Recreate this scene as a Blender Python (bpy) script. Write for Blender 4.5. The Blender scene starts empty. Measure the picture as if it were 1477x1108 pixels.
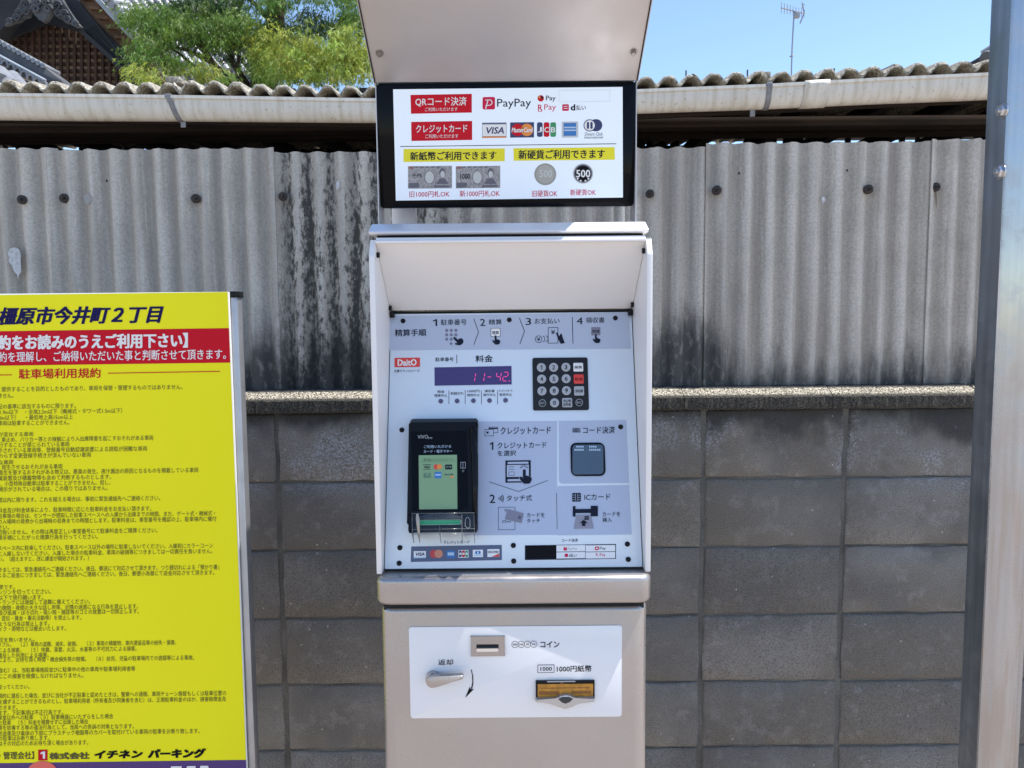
import bpy, bmesh, math, random
from mathutils import Vector, Matrix, noise
random.seed(7)
S = bpy.context.scene
C = S.collection
R = math.radians

# ------------------------------------------------------------------ camera
W_, H_, F_ = 1477.0, 1108.0, 1109.0
PITCH, ROLL, CAMZ = R(5.0), R(0.5), 1.42
cam_d = bpy.data.cameras.new('camera'); cam = bpy.data.objects.new('camera', cam_d); C.objects.link(cam)
cam_d.sensor_width = 36; cam_d.lens = 36 * F_ / W_; cam_d.clip_start = 0.02; cam_d.clip_end = 400
fwd = Vector((0, math.cos(PITCH), -math.sin(PITCH)))
r0 = Vector((1, 0, 0)); u0 = r0.cross(fwd)
# scene appears turned counter-clockwise -> camera rolled clockwise
right = r0 * math.cos(ROLL) - u0 * math.sin(ROLL)
up = u0 * math.cos(ROLL) + r0 * math.sin(ROLL)
M = Matrix((right, up, -fwd)).transposed().to_4x4(); M.translation = Vector((0, 0, CAMZ))
cam.matrix_world = M
S.camera = cam
CAM = Vector((0, 0, CAMZ))

# ------------------------------------------------------------------ light
SUN = Vector((0.385, 0.004, 0.92)).normalized()
EL = math.asin(SUN.z); AZ = math.atan2(SUN.x, SUN.y)
w = bpy.data.worlds.new('World'); S.world = w; w.use_nodes = True
nt = w.node_tree; bg = nt.nodes['Background']
sky = nt.nodes.new('ShaderNodeTexSky'); sky.sky_type = 'NISHITA'; sky.sun_disc = False
sky.sun_elevation = EL; sky.sun_rotation = AZ; sky.air_density = 0.9; sky.dust_density = 0.15; sky.ozone_density = 2.6
nt.links.new(sky.outputs[0], bg.inputs[0]); bg.inputs[1].default_value = 0.15
sl = bpy.data.lights.new('sun', 'SUN'); sl.energy = 4.2; sl.angle = R(0.53); sl.color = (1.0, 0.955, 0.89)
so = bpy.data.objects.new('sun', sl); C.objects.link(so)
so.rotation_euler = SUN.to_track_quat('Z', 'Y').to_euler(); so.location = (4, 2, 9)
S.view_settings.view_transform = 'Standard'; S.view_settings.look = 'None'
S.view_settings.gamma = 1; S.view_settings.use_curve_mapping = False
S.view_settings.exposure = 0.84
S.cycles.max_bounces = 8; S.cycles.diffuse_bounces = 4; S.cycles.glossy_bounces = 4; S.cycles.caustics_reflective = False

# ------------------------------------------------------------------ helpers
def ray(px, py):
    return (fwd * F_ + right * (px - W_ / 2) - up * (py - H_ / 2)).normalized()
def at(px, py, Y):
    d = ray(px, py); return CAM + d * (Y / d.y)
def zat(px, py, Y): return at(px, py, Y).z

def mat(name, col, rough=0.6, metal=0.0, spec=0.5, bump=0, bscale=200, var=0, vscale=8, emit=None, alpha=None,
        coat=0, trans=0, grain=0, gscale=300, stretch=None, col2=None):
    m = bpy.data.materials.new(name); m.use_nodes = True
    n = m.node_tree; p = n.nodes['Principled BSDF']
    p.inputs['Roughness'].default_value = rough; p.inputs['Metallic'].default_value = metal
    p.inputs['Specular IOR Level'].default_value = spec
    p.inputs['Base Color'].default_value = (*col, 1)
    if coat: p.inputs['Coat Weight'].default_value = coat; p.inputs['Coat Roughness'].default_value = 0.05
    if trans: p.inputs['Transmission Weight'].default_value = trans
    if emit: p.inputs['Emission Color'].default_value = (*emit[0], 1); p.inputs['Emission Strength'].default_value = emit[1]
    if alpha is not None: p.inputs['Alpha'].default_value = alpha
    geo = None
    def pos():
        nonlocal geo
        if geo is None:
            g = n.nodes.new('ShaderNodeNewGeometry'); geo = g.outputs['Position']
            if stretch:
                mp = n.nodes.new('ShaderNodeMapping'); mp.inputs['Scale'].default_value = stretch
                n.links.new(geo, mp.inputs[0]); geo = mp.outputs[0]
        return geo
    if var or grain:
        c2 = col2 or tuple(c * (1 - var) for c in col)
        nz = n.nodes.new('ShaderNodeTexNoise'); nz.inputs['Scale'].default_value = vscale; nz.inputs['Detail'].default_value = 6
        n.links.new(pos(), nz.inputs[0])
        mr = n.nodes.new('ShaderNodeMapRange'); mr.inputs[1].default_value = .35; mr.inputs[2].default_value = .65
        n.links.new(nz.outputs[0], mr.inputs[0])
        mx = n.nodes.new('ShaderNodeMixRGB'); mx.inputs[1].default_value = (*col, 1); mx.inputs[2].default_value = (*c2, 1)
        n.links.new(mr.outputs[0], mx.inputs[0]); last = mx.outputs[0]
        if grain:
            nz2 = n.nodes.new('ShaderNodeTexNoise'); nz2.inputs['Scale'].default_value = gscale; nz2.inputs['Detail'].default_value = 3
            g2 = n.nodes.new('ShaderNodeNewGeometry'); n.links.new(g2.outputs['Position'], nz2.inputs[0])
            mr2 = n.nodes.new('ShaderNodeMapRange'); mr2.inputs[1].default_value = .3; mr2.inputs[2].default_value = .7
            mr2.inputs[3].default_value = 1 - grain; mr2.inputs[4].default_value = 1 + grain
            n.links.new(nz2.outputs[0], mr2.inputs[0])
            mu = n.nodes.new('ShaderNodeVectorMath'); mu.operation = 'SCALE'
            n.links.new(last, mu.inputs[0]); n.links.new(mr2.outputs[0], mu.inputs['Scale']); last = mu.outputs[0]
        n.links.new(last, p.inputs['Base Color'])
    if bump:
        nb = n.nodes.new('ShaderNodeTexNoise'); nb.inputs['Scale'].default_value = bscale; nb.inputs['Detail'].default_value = 4
        g3 = n.nodes.new('ShaderNodeNewGeometry'); n.links.new(g3.outputs['Position'], nb.inputs[0])
        b = n.nodes.new('ShaderNodeBump'); b.inputs['Strength'].default_value = min(1, bump); b.inputs['Distance'].default_value = 0.002 * bump
        n.links.new(nb.outputs[0], b.inputs['Height']); n.links.new(b.outputs[0], p.inputs['Normal'])
    m['p'] = 1
    return m

def N_(m, t, **k):
    nd = m.node_tree.nodes.new(t)
    for a, v in k.items(): setattr(nd, a, v)
    return nd
def mrange(m, src, a, b, c=0, d=1, smooth=True):
    r = N_(m, 'ShaderNodeMapRange'); r.interpolation_type = 'SMOOTHSTEP' if smooth else 'LINEAR'
    r.inputs[1].default_value = a; r.inputs[2].default_value = b; r.inputs[3].default_value = c; r.inputs[4].default_value = d
    m.node_tree.links.new(src, r.inputs[0]); return r.outputs[0]
def mmath(m, op, a, b=None):
    r = N_(m, 'ShaderNodeMath', operation=op)
    for i, v in enumerate((a, b)):
        if v is None: continue
        if isinstance(v, (int, float)): r.inputs[i].default_value = v
        else: m.node_tree.links.new(v, r.inputs[i])
    return r.outputs[0]
def mmix(m, f, a, b):
    r = N_(m, 'ShaderNodeMixRGB')
    for i, v in enumerate((f, a, b)):
        if isinstance(v, (int, float)): r.inputs[i].default_value = v
        elif isinstance(v, tuple): r.inputs[i].default_value = (*v, 1)
        else: m.node_tree.links.new(v, r.inputs[i])
    return r.outputs[0]
def mnoise(m, scale, detail=5, stretch=None, rough=.55):
    g = N_(m, 'ShaderNodeNewGeometry'); s = g.outputs['Position']
    if stretch:
        mp = N_(m, 'ShaderNodeMapping'); mp.inputs['Scale'].default_value = stretch; m.node_tree.links.new(s, mp.inputs[0]); s = mp.outputs[0]
    nz = N_(m, 'ShaderNodeTexNoise'); nz.inputs['Scale'].default_value = scale; nz.inputs['Detail'].default_value = detail
    nz.inputs['Roughness'].default_value = rough
    m.node_tree.links.new(s, nz.inputs[0]); return nz.outputs[0]
def mpos(m):
    g = N_(m, 'ShaderNodeNewGeometry'); s = N_(m, 'ShaderNodeSeparateXYZ'); m.node_tree.links.new(g.outputs['Position'], s.inputs[0]); return s.outputs
def setbase(m, out): m.node_tree.links.new(out, m.node_tree.nodes['Principled BSDF'].inputs['Base Color'])
def setbump(m, h, strength, dist):
    b = N_(m, 'ShaderNodeBump'); b.inputs['Strength'].default_value = strength; b.inputs['Distance'].default_value = dist
    m.node_tree.links.new(h, b.inputs['Height']); m.node_tree.links.new(b.outputs[0], m.node_tree.nodes['Principled BSDF'].inputs['Normal'])

def wear(m, lo, hi, scale=7):
    n = mnoise(m, scale, 6, None, .65); m.node_tree.links.new(mrange(m, n, .35, .7, lo, hi), m.node_tree.nodes['Principled BSDF'].inputs['Roughness'])
WLOC = {}
def link(o, parent=None):
    C.objects.link(o)
    if parent is not None:
        o.parent = parent
        o.matrix_parent_inverse = Matrix.Translation(-WLOC.get(parent.name, Vector((0, 0, 0))))
    return o
def thing(name, label, cat, loc=(0, 0, 0), group=None, kind=None):
    o = bpy.data.objects.new(name, None); C.objects.link(o); o.location = loc; o.empty_display_size = .05
    WLOC[o.name] = Vector(loc); tag(o, label, cat, group, kind); return o
def tag(o, label=None, cat=None, group=None, kind=None):
    if label: o['label'] = label
    if cat: o['category'] = cat
    if group: o['group'] = group
    if kind: o['kind'] = kind
    return o
def obj(name, verts, faces, mt, parent=None, smooth=False, mi=None, label=None):
    me = bpy.data.meshes.new(name); me.from_pydata([tuple(v) for v in verts], [], faces)
    for m in (mt if isinstance(mt, (list, tuple)) else [mt]): me.materials.append(m)
    if mi: me.polygons.foreach_set('material_index', mi)
    if smooth: me.polygons.foreach_set('use_smooth', [True] * len(me.polygons))
    me.update()
    o = bpy.data.objects.new(name, me); link(o, parent)
    if label: o['label'] = label
    return o
def bmobj(name, bm, mt, parent=None, smooth=False, angle=None, label=None):
    bmesh.ops.recalc_face_normals(bm, faces=bm.faces)
    me = bpy.data.meshes.new(name); bm.to_mesh(me); bm.free()
    for m in (mt if isinstance(mt, (list, tuple)) else [mt]): me.materials.append(m)
    if smooth:
        me.polygons.foreach_set('use_smooth', [True] * len(me.polygons))
        if angle: me.set_sharp_from_angle(angle=R(angle))
    o = bpy.data.objects.new(name, me); link(o, parent)
    if label: o['label'] = label
    return o
def bm_box(bm, x0, x1, y0, y1, z0, z1, bev=0, seg=2):
    b = bmesh.new(); bmesh.ops.create_cube(b, size=1)
    for v in b.verts: v.co = Vector(((x0 + x1) / 2 + v.co.x * (x1 - x0), (y0 + y1) / 2 + v.co.y * (y1 - y0), (z0 + z1) / 2 + v.co.z * (z1 - z0)))
    if bev: bmesh.ops.bevel(b, geom=b.edges[:], offset=bev, segments=seg, affect='EDGES', profile=.5)
    me = bpy.data.meshes.new('t'); b.to_mesh(me); b.free(); bm.from_mesh(me); bpy.data.meshes.remove(me)
def box(name, x0, x1, y0, y1, z0, z1, mt, parent=None, bev=0, seg=2, label=None):
    bm = bmesh.new(); bm_box(bm, x0, x1, y0, y1, z0, z1, bev, seg)
    return bmobj(name, bm, mt, parent, smooth=bool(bev), angle=40, label=label)
def prism_bm(bm, pts, vec, bev=0, seg=2):
    """extrude a planar polygon of 3-D points along vec"""
    b = bmesh.new(); vec = Vector(vec)
    a = [b.verts.new(p) for p in pts]; c = [b.verts.new(Vector(p) + vec) for p in pts]
    b.faces.new(a); b.faces.new(c[::-1]); n = len(pts)
    for i in range(n): b.faces.new((a[i], c[i], c[(i + 1) % n], a[(i + 1) % n]))
    if bev: bmesh.ops.bevel(b, geom=b.edges[:], offset=bev, segments=seg, affect='EDGES', profile=.5)
    bmesh.ops.recalc_face_normals(b, faces=b.faces)
    me = bpy.data.meshes.new('t'); b.to_mesh(me); b.free(); bm.from_mesh(me); bpy.data.meshes.remove(me)
def prism(name, pts, vec, mt, parent=None, bev=0, seg=2, label=None):
    bm = bmesh.new(); prism_bm(bm, pts, vec, bev, seg); return bmobj(name, bm, mt, parent, smooth=bool(bev), angle=40, label=label)
def tube_bm(bm, pts, rad, n=8, cap=True):
    pts = [Vector(p) for p in pts]; rs = rad if isinstance(rad, (list, tuple)) else [rad] * len(pts)
    rings = []; prev = None
    for i, p in enumerate(pts):
        t = (pts[min(i + 1, len(pts) - 1)] - pts[max(i - 1, 0)]).normalized()
        a = prev if prev is not None else (Vector((0, 0, 1)) if abs(t.z) < .9 else Vector((1, 0, 0)))
        s = t.cross(a).normalized(); a2 = s.cross(t).normalized(); prev = a2
        rings.append([bm.verts.new(p + (s * math.cos(2 * math.pi * k / n) + a2 * math.sin(2 * math.pi * k / n)) * rs[i]) for k in range(n)])
    for i in range(len(rings) - 1):
        for k in range(n): bm.faces.new((rings[i][k], rings[i][(k + 1) % n], rings[i + 1][(k + 1) % n], rings[i + 1][k]))
    if cap: bm.faces.new(rings[0][::-1]); bm.faces.new(rings[-1])
def tube(name, pts, rad, mt, parent=None, n=8, label=None):
    bm = bmesh.new(); tube_bm(bm, pts, rad, n); return bmobj(name, bm, mt, parent, smooth=True, angle=50, label=label)

# ---- text / print on a surface
_tc = {}
def textgeo(s, bold=0.0, shear=0.0):
    if s == '1': return [(.62, 0), (1, 0), (1, 1), (.62, 1), (.62, .80), (0, .66), (0, .82), (.62, .98)], [(0, 1, 2, 3), (4, 7, 6, 5)]
    k = (s, bold, shear)
    if k in _tc: return _tc[k]
    cu = bpy.data.curves.new('t', 'FONT'); cu.body = s; cu.size = 1; cu.resolution_u = 2; cu.offset = 0; cu.shear = shear
    o = bpy.data.objects.new('t', cu); me = bpy.data.meshes.new_from_object(o)
    vs = [v.co.copy() for v in me.vertices]; fs = [tuple(p.vertices) for p in me.polygons]
    bpy.data.objects.remove(o); bpy.data.curves.remove(cu); bpy.data.meshes.remove(me)
    x0 = min(v.x for v in vs); x1 = max(v.x for v in vs); y0 = min(v.y for v in vs); y1 = max(v.y for v in vs)
    out = ([((v.x - x0) / (x1 - x0 + 1e-9), (v.y - y0) / (y1 - y0 + 1e-9)) for v in vs], fs)
    _tc[k] = out; return out
class Surf:
    """a real plane in the scene; pt() gives the point of it seen at a place of the photograph"""
    def __init__(s, P, N, slope=0.014):
        s.P = Vector(P); s.N = Vector(N).normalized(); s.slope = slope
    def pt(s, px, py, off=0.0):
        d = ray(px, py); P = s.P + s.N * off
        return CAM + d * ((P - CAM).dot(s.N) / d.dot(s.N))
L1 = 0.00025
class Print:
    def __init__(s, name, surf, parent, f=None, label=None):
        s.name, s.surf, s.parent, s.label = name, surf, parent, label
        s.f = f or (lambda x, y: (x, y)); s.v = []; s.fc = []; s.mi = []; s.m = []
    def _m(s, m):
        if m not in s.m: s.m.append(m)
        return s.m.index(m)
    def raw(s, pts, faces, m, layer):
        b = len(s.v); off = L1 * layer
        s.v += [s.surf.pt(*s.f(*p), off) for p in pts]
        for f in faces: s.fc.append(tuple(b + i for i in f)); s.mi.append(s._m(m))
        return s
    def poly(s, pts, m, layer=2): return s.raw(pts, [tuple(range(len(pts)))], m, layer)
    def rect(s, x0, y0, x1, y1, m, layer=2, r=0, sl=None):
        sl = s.surf.slope if sl is None else sl; xm = (x0 + x1) / 2
        if r:
            pts = []
            for cx, cy, a0 in ((x1 - r, y0 + r, -90), (x1 - r, y1 - r, 0), (x0 + r, y1 - r, 90), (x0 + r, y0 + r, 180)):
                for k in range(6):
                    a = R(a0 + k * 18); pts.append((cx + r * math.cos(a), cy + r * math.sin(a)))
        else: pts = [(x0, y0), (x1, y0), (x1, y1), (x0, y1)]
        return s.poly([(x, y - sl * (x - xm)) for x, y in pts], m, layer)
    def disc(s, cx, cy, r, m, layer=2, ry=None, n=20):
        ry = ry or r
        return s.poly([(cx + r * math.cos(2 * math.pi * k / n), cy + ry * math.sin(2 * math.pi * k / n)) for k in range(n)], m, layer)
    def ring(s, cx, cy, r, w, m, layer=2, n=22, a0=0, a1=360):
        pts = []; k0 = n if a1 - a0 < 360 else n
        for k in range(k0 + 1):
            a = R(a0 + (a1 - a0) * k / k0); pts += [(cx + r * math.cos(a), cy + r * math.sin(a)), (cx + (r - w) * math.cos(a), cy + (r - w) * math.sin(a))]
        return s.raw(pts, [(2 * k, 2 * k + 2, 2 * k + 3, 2 * k + 1) for k in range(k0)], m, layer)
    def line(s, pts, w, m, layer=2):
        for (ax, ay), (bx, by) in zip(pts, pts[1:]):
            l = math.hypot(bx - ax, by - ay) or 1; nx, ny = -(by - ay) / l * w / 2, (bx - ax) / l * w / 2
            s.poly([(ax + nx, ay + ny), (bx + nx, by + ny), (bx - nx, by - ny), (ax - nx, ay - ny)], m, layer)
        return s
    def frame(s, x0, y0, x1, y1, w, m, layer=2):
        s.rect(x0, y0, x1, y0 + w, m, layer); s.rect(x0, y1 - w, x1, y1, m, layer)
        s.rect(x0, y0 + w, x0 + w, y1 - w, m, layer, sl=0); s.rect(x1 - w, y0 + w, x1, y1 - w, m, layer, sl=0); return s
    def text(s, t, x0, y0, x1, y1, m, bold=0.0, shear=0.0, layer=2):
        uv, fs = textgeo(t, 0, shear); xm = (x0 + x1) / 2; sl = s.surf.slope
        e = (y1 - y0) * bold * .9
        if s.f(0, y1)[1] - s.f(0, y0)[1] < 9 and ord(max(t)) > 0x3000: e *= .45
        if e:
            x0 += e; x1 -= e; y0 += e * .6; y1 -= e * .6
            for i, (dx, dy) in enumerate(((-e, -e * .6), (e, e * .6), (e, -e * .6), (-e, e * .6))):
                s.raw([(x0 + dx + u * (x1 - x0), y1 + dy - v * (y1 - y0) - sl * (x0 + u * (x1 - x0) - xm)) for u, v in uv], fs, m, layer + .07 * (i + 1))
        return s.raw([(x0 + u * (x1 - x0), y1 - v * (y1 - y0) - sl * (x0 + u * (x1 - x0) - xm)) for u, v in uv], fs, m, layer)
    def build(s): return obj(s.name, s.v, s.fc, s.m, s.parent, mi=s.mi, label=s.label)
def T(surf, parent, t, x0, y0, x1, y1, m, bold=0.0, shear=0.0, layer=2, f=None, name='lettering'):
    p = Print(name, surf, parent, f); p.text(t, x0, y0, x1, y1, m, bold, shear, layer); return p.build()

# ------------------------------------------------------------------ materials
m_silver = mat('silver_paint', (.425, .395, .38), rough=.30, metal=.72, grain=.05, gscale=900, var=.07, vscale=5)
m_hoodsil = mat('hood_silver', (.56, .53, .52), rough=.42, metal=.55, grain=.06, gscale=1200, var=.03, vscale=4)
m_ledge = mat('ledge_silver', (.74, .74, .77), rough=.4, metal=.25, grain=.05, gscale=1000)
m_white = mat('white_paint', (.80, .78, .77), rough=.38, grain=.02, gscale=700, var=.03, vscale=4)
m_panel = mat('panel_white', (.68, .77, .86), rough=.16, spec=.6, grain=.015, gscale=600)
m_pband = mat('panel_grey_print', (.45, .51, .64), rough=.2)
m_ink = mat('dark_ink', (.014, .018, .036), rough=.6, spec=.08)
m_iblk = mat('black_ink', (.008, .008, .010), rough=.6, spec=.08)
m_black = mat('black_plastic', (.008, .0085, .010), rough=.14, spec=.15)
m_bgloss = mat('black_glass', (.004, .0045, .006), rough=.04, spec=.10)
m_screw = mat('black_screw', (.010, .010, .012), rough=.4, spec=.15)
m_steel = mat('screw_steel', (.36, .34, .32), rough=.3, metal=1)
m_grey = mat('grey_key', (.40, .42, .45), rough=.4)
m_dkeys = mat('keypad_dark', (.018, .021, .026), rough=.5, spec=.2, bump=.3, bscale=1500)
m_wkey = mat('white_key', (.8, .8, .8), rough=.4)
m_red = mat('red_print', (.58, .006, .02), rough=.4, spec=.15)
m_redk = mat('red_key', (.72, .05, .035), rough=.4)
m_scr = mat('display_print', (.72, .78, .85), rough=.22, emit=((.7, .82, 1), .12))
m_wht = mat('white_print', (.82, .82, .82), rough=.4)
m_yel = mat('yellow_print', (.82, .74, .01), rough=.4)
m_navy = mat('navy_print', (.02, .03, .12), rough=.4)
m_org = mat('orange_print', (.8, .26, .04), rough=.4)
m_blue = mat('blue_print', (.03, .18, .5), rough=.4)
m_lblue = mat('lightblue_print', (.45, .6, .75), rough=.4)
m_grn = mat('green_print', (.03, .28, .1), rough=.4)
m_mag = mat('magenta_print', (.62, .012, .07), rough=.4, spec=.15)
m_bill1 = mat('note_print', (.42, .40, .40), rough=.5, var=.45, vscale=300, grain=.2, gscale=900)
m_bill2 = mat('note_print_pale', (.55, .56, .53), rough=.5)
m_bill3 = mat('note_print_dark', (.12, .12, .15), rough=.5)
m_coin = mat('coin_grey', (.33, .32, .28), rough=.5)
m_strip = mat('logo_strip', (.09, .11, .19), rough=.3)
m_led = mat('led_window', (.045, .035, .13), rough=.15, emit=((.10, .06, .30), .05))
m_seg = mat('led_digit', (.6, .05, .3), rough=.5, emit=((1, .06, .32), .30))
m_lamp = mat('indicator_lens', (.10, .09, .17), rough=.25)
m_lcd = mat('reader_screen', (.16, .27, .15), rough=.3, emit=((.36, .62, .33), .06))
m_rdark = mat('reader_grey', (.030, .033, .038), rough=.35)
m_glow = mat('green_slot', (.01, .2, .08), rough=.3, emit=((.02, .55, .2), .12))
m_clear = mat('clear_plastic', (.9, .93, .92), rough=.05, trans=1.0, alpha=.35)
m_amber = mat('amber_shutter', (.62, .27, .03), rough=.3, var=.35, vscale=120)
m_amberd = mat('amber_dark', (.26, .10, .02), rough=.4)
m_alu = mat('galvanised_steel', (.70, .70, .70), rough=.27, metal=.9, var=.22, vscale=6, stretch=(18, 18, .7), grain=.05, gscale=400)
m_aluside = m_alu
m_plate = mat('gloss_white_plate', (.80, .80, .81), rough=.10, coat=.3)
m_window = mat('scanner_window', (.07, .11, .16), rough=.1)
m_flex = mat('flex_conduit', (.55, .53, .48), rough=.5)
m_dirt = mat('brown_timber', (.13, .07, .035), rough=.8, var=.6, vscale=12, stretch=(1, 1, 1))
m_glass_cav = mat('dark_cavity', (.01, .01, .01), rough=.8)

wear(m_silver, .24, .44, 9); wear(m_hoodsil, .34, .5, 6); wear(m_panel, .12, .26, 10); wear(m_plate, .06, .18, 12); wear(m_white, .3, .5, 8); wear(m_bgloss, .02, .16, 14)
# ------------------------------------------------------------------ setting: ground
m_ground = mat('ground_concrete', (.40, .34, .29), rough=.9, var=.2, vscale=2, grain=.12, gscale=60, bump=.6, bscale=90)
g = obj('ground', [(-60, -60, 0), (60, -60, 0), (60, 80, 0), (-60, 80, 0)], [(0, 1, 2, 3)], m_ground); tag(g, kind='structure', label='pale concrete ground of the parking lot')

# ------------------------------------------------------------------ block wall
YW = 2.12
def wall_mat():
    m = mat('concrete_block', (.1, .1, .1), rough=.92)
    n1 = mnoise(m, 5.0, 6); n2 = mnoise(m, 420, 5, rough=.75); n3 = mnoise(m, 22, 5, rough=.65); n4 = mnoise(m, 2.2, 3); n5 = mnoise(m, 700, 2)
    base = mmix(m, mrange(m, n1, .35, .65), (.200, .184, .163), (.310, .288, .258))
    base = mmix(m, mrange(m, n4, .45, .62, 0, .75), base, (.235, .21, .168))
    base = mmix(m, mrange(m, n3, .52, .68, 0, .5), base, (.42, .395, .365))
    oi = N_(m, 'ShaderNodeObjectInfo')
    base = mmix(m, mrange(m, oi.outputs['Random'], 0, 1, 0, .5, False), base, (.145, .134, .118))
    x, y, z = mpos(m)
    # black growth creeping down from the coping
    h = mmath(m, 'ADD', z, mmath(m, 'MULTIPLY', mnoise(m, 7, 5, (1, 1, .6)), .30))
    stain = mrange(m, h, ZC + .06, ZC + .14)
    base = mmix(m, mmath(m, 'MULTIPLY', stain, .82), base, (.018, .018, .02))
    # pale lime bloom in upper course
    bl = mmath(m, 'MULTIPLY', mrange(m, mnoise(m, 4, 4), .46, .62), mrange(m, mnoise(m, 150, 5, None, .7), .46, .56))
    zb = mmath(m, 'MULTIPLY', mrange(m, z, ZC - .26, ZC - .17), mrange(m, h, ZC + .15, ZC + .05))
    base = mmix(m, mmath(m, 'MULTIPLY', mmath(m, 'MULTIPLY', bl, zb), .85), base, (.48, .50, .54))
    # pores and pale aggregate
    sp = mrange(m, n2, .54, .36, 0, .85); base = mmix(m, sp, base, (.035, .035, .035))
    sp2 = mrange(m, n5, .54, .70, 0, .6); base = mmix(m, sp2, base, (.25, .25, .26))
    vo = N_(m, 'ShaderNodeTexVoronoi'); vo.inputs['Scale'].default_value = 38
    g = N_(m, 'ShaderNodeNewGeometry'); m.node_tree.links.new(g.outputs['Position'], vo.inputs['Vector'])
    sepc = N_(m, 'ShaderNodeSeparateColor'); m.node_tree.links.new(vo.outputs['Color'], sepc.inputs[0])
    chip = mmath(m, 'MULTIPLY', mrange(m, vo.outputs['Distance'], .12, .05), mrange(m, sepc.outputs[0], .80, .82))
    base = mmix(m, chip, base, (.55, .53, .48))
    setbase(m, base)
    setbump(m, mmath(m, 'ADD', n2, mmath(m, 'MULTIPLY', n3, .8)), 1.0, .0035)
    return m
ZC = zat(1010, 590, YW)                 # top of the block courses
m_block = wall_mat()
m_mortar = mat('mortar', (.165, .158, .142), rough=.95, var=.45, vscale=9, grain=.3, gscale=300, bump=1, bscale=300)
XJ = at(1014.8, 640, YW).x; PIT = (at(1220, 640, YW).x - XJ)
rows = [ZC]
for py in (688.5, 787, 885, 982, 1078): rows.append(zat(1010, py, YW))
pitch_z = (rows[0] - rows[-1]) / 5
rows = [ZC - pitch_z * k for k in range(7)] + [0.0]
wall = thing('block_wall', 'weathered grey concrete block wall topped by a rough coping, below the corrugated sheets', 'wall', (0, YW + .06, 0))
random.seed(3)
proto = {}
def block_mesh(wd, ht, seed):
    bm = bmesh.new(); rnd = random.Random(seed)
    nx, nz = 10, 6
    g = {}
    for i in range(nx + 1):
        for k in range(nz + 1):
            x = -wd / 2 + wd * i / nx; z = -ht / 2 + ht * k / nz
            edge = i in (0, nx) or k in (0, nz)
            jx = rnd.uniform(-.002, .002) if edge else 0; jz = rnd.uniform(-.0018, .0018) if edge else 0
            y = (.0035 + rnd.uniform(-.0012, .003)) if edge else rnd.uniform(-.0004, .0004)
            g[i, k] = bm.verts.new((x + jx, y, z + jz))
            # pull the second ring close to the rim so that the arris is crisp
    for k in range(nz + 1):
        for i, s in ((1, 1), (nx - 1, -1)): g[i, k].co.x = s * (-wd / 2 + .006)
    for i in range(nx + 1):
        for k, s in ((1, 1), (nz - 1, -1)): g[i, k].co.z = s * (-ht / 2 + .005)
    for i in range(nx):
        for k in range(nz): bm.faces.new((g[i, k], g[i + 1, k], g[i + 1, k + 1], g[i, k + 1]))
    rim = [g[i, 0] for i in range(nx + 1)] + [g[nx, k] for k in range(1, nz + 1)] + [g[i, nz] for i in range(nx - 1, -1, -1)] + [g[0, k] for k in range(nz - 1, 0, -1)]
    back = [bm.verts.new((v.co.x, .06, v.co.z)) for v in rim]
    n = len(rim)
    for a in range(n): bm.faces.new((rim[(a + 1) % n], rim[a], back[a], back[(a + 1) % n]))
    me = bpy.data.meshes.new('block'); bm.to_mesh(me); bm.free(); me.materials.append(m_block)
    me.polygons.foreach_set('use_smooth', [True] * len(me.polygons)); me.set_sharp_from_angle(angle=R(50))
    return me
bmeshes = [block_mesh(PIT - .0135, pitch_z - .006, s) for s in range(7)]
cnt = 0
for r in range(6):
    zc = (rows[r] + rows[r + 1]) / 2
    for c in range(-8, 6):
        x = XJ + PIT * (c + .5)
        o = bpy.data.objects.new('block', bmeshes[random.randrange(7)]); link(o, wall)
        o.location = (x + random.uniform(-.0012, .0012), YW + random.uniform(-.0015, .0015), zc + random.uniform(-.0008, .0008))
        cnt += 1
X0W, X1W = XJ - 8 * PIT, XJ + 6 * PIT
box('mortar', X0W, X1W, YW + .006, YW + .10, 0, ZC - .001, m_mortar, wall)
# coping: sloped shoulder, rough aggregate
m_cope = mat('coping_concrete', (.3, .3, .3), rough=.95)
n1 = mnoise(m_cope, 240, 4, rough=.75); n2 = mnoise(m_cope, 18, 4)
b_ = mmix(m_cope, mrange(m_cope, n1, .44, .60), (.05, .043, .03), (.70, .63, .50))
b_ = mmix(m_cope, mrange(m_cope, n2, .55, .75, 0, .5), b_, (.07, .065, .05))
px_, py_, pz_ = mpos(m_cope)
low = mrange(m_cope, pz_, ZC + .0445, ZC + .037); b_ = mmix(m_cope, mmath(m_cope, 'MULTIPLY', low, .88), b_, (.022, .021, .018))  # front face below the lit strip darkened in the colour, as shade
bk = mrange(m_cope, py_, YW + .008, YW + .014); b_ = mmix(m_cope, mmath(m_cope, 'MULTIPLY', bk, .9), b_, (.02, .022, .024))  # shadow strip along the foot of the sheets put into the colour
setbase(m_cope, b_); setbump(m_cope, n1, 1, .004)
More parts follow.
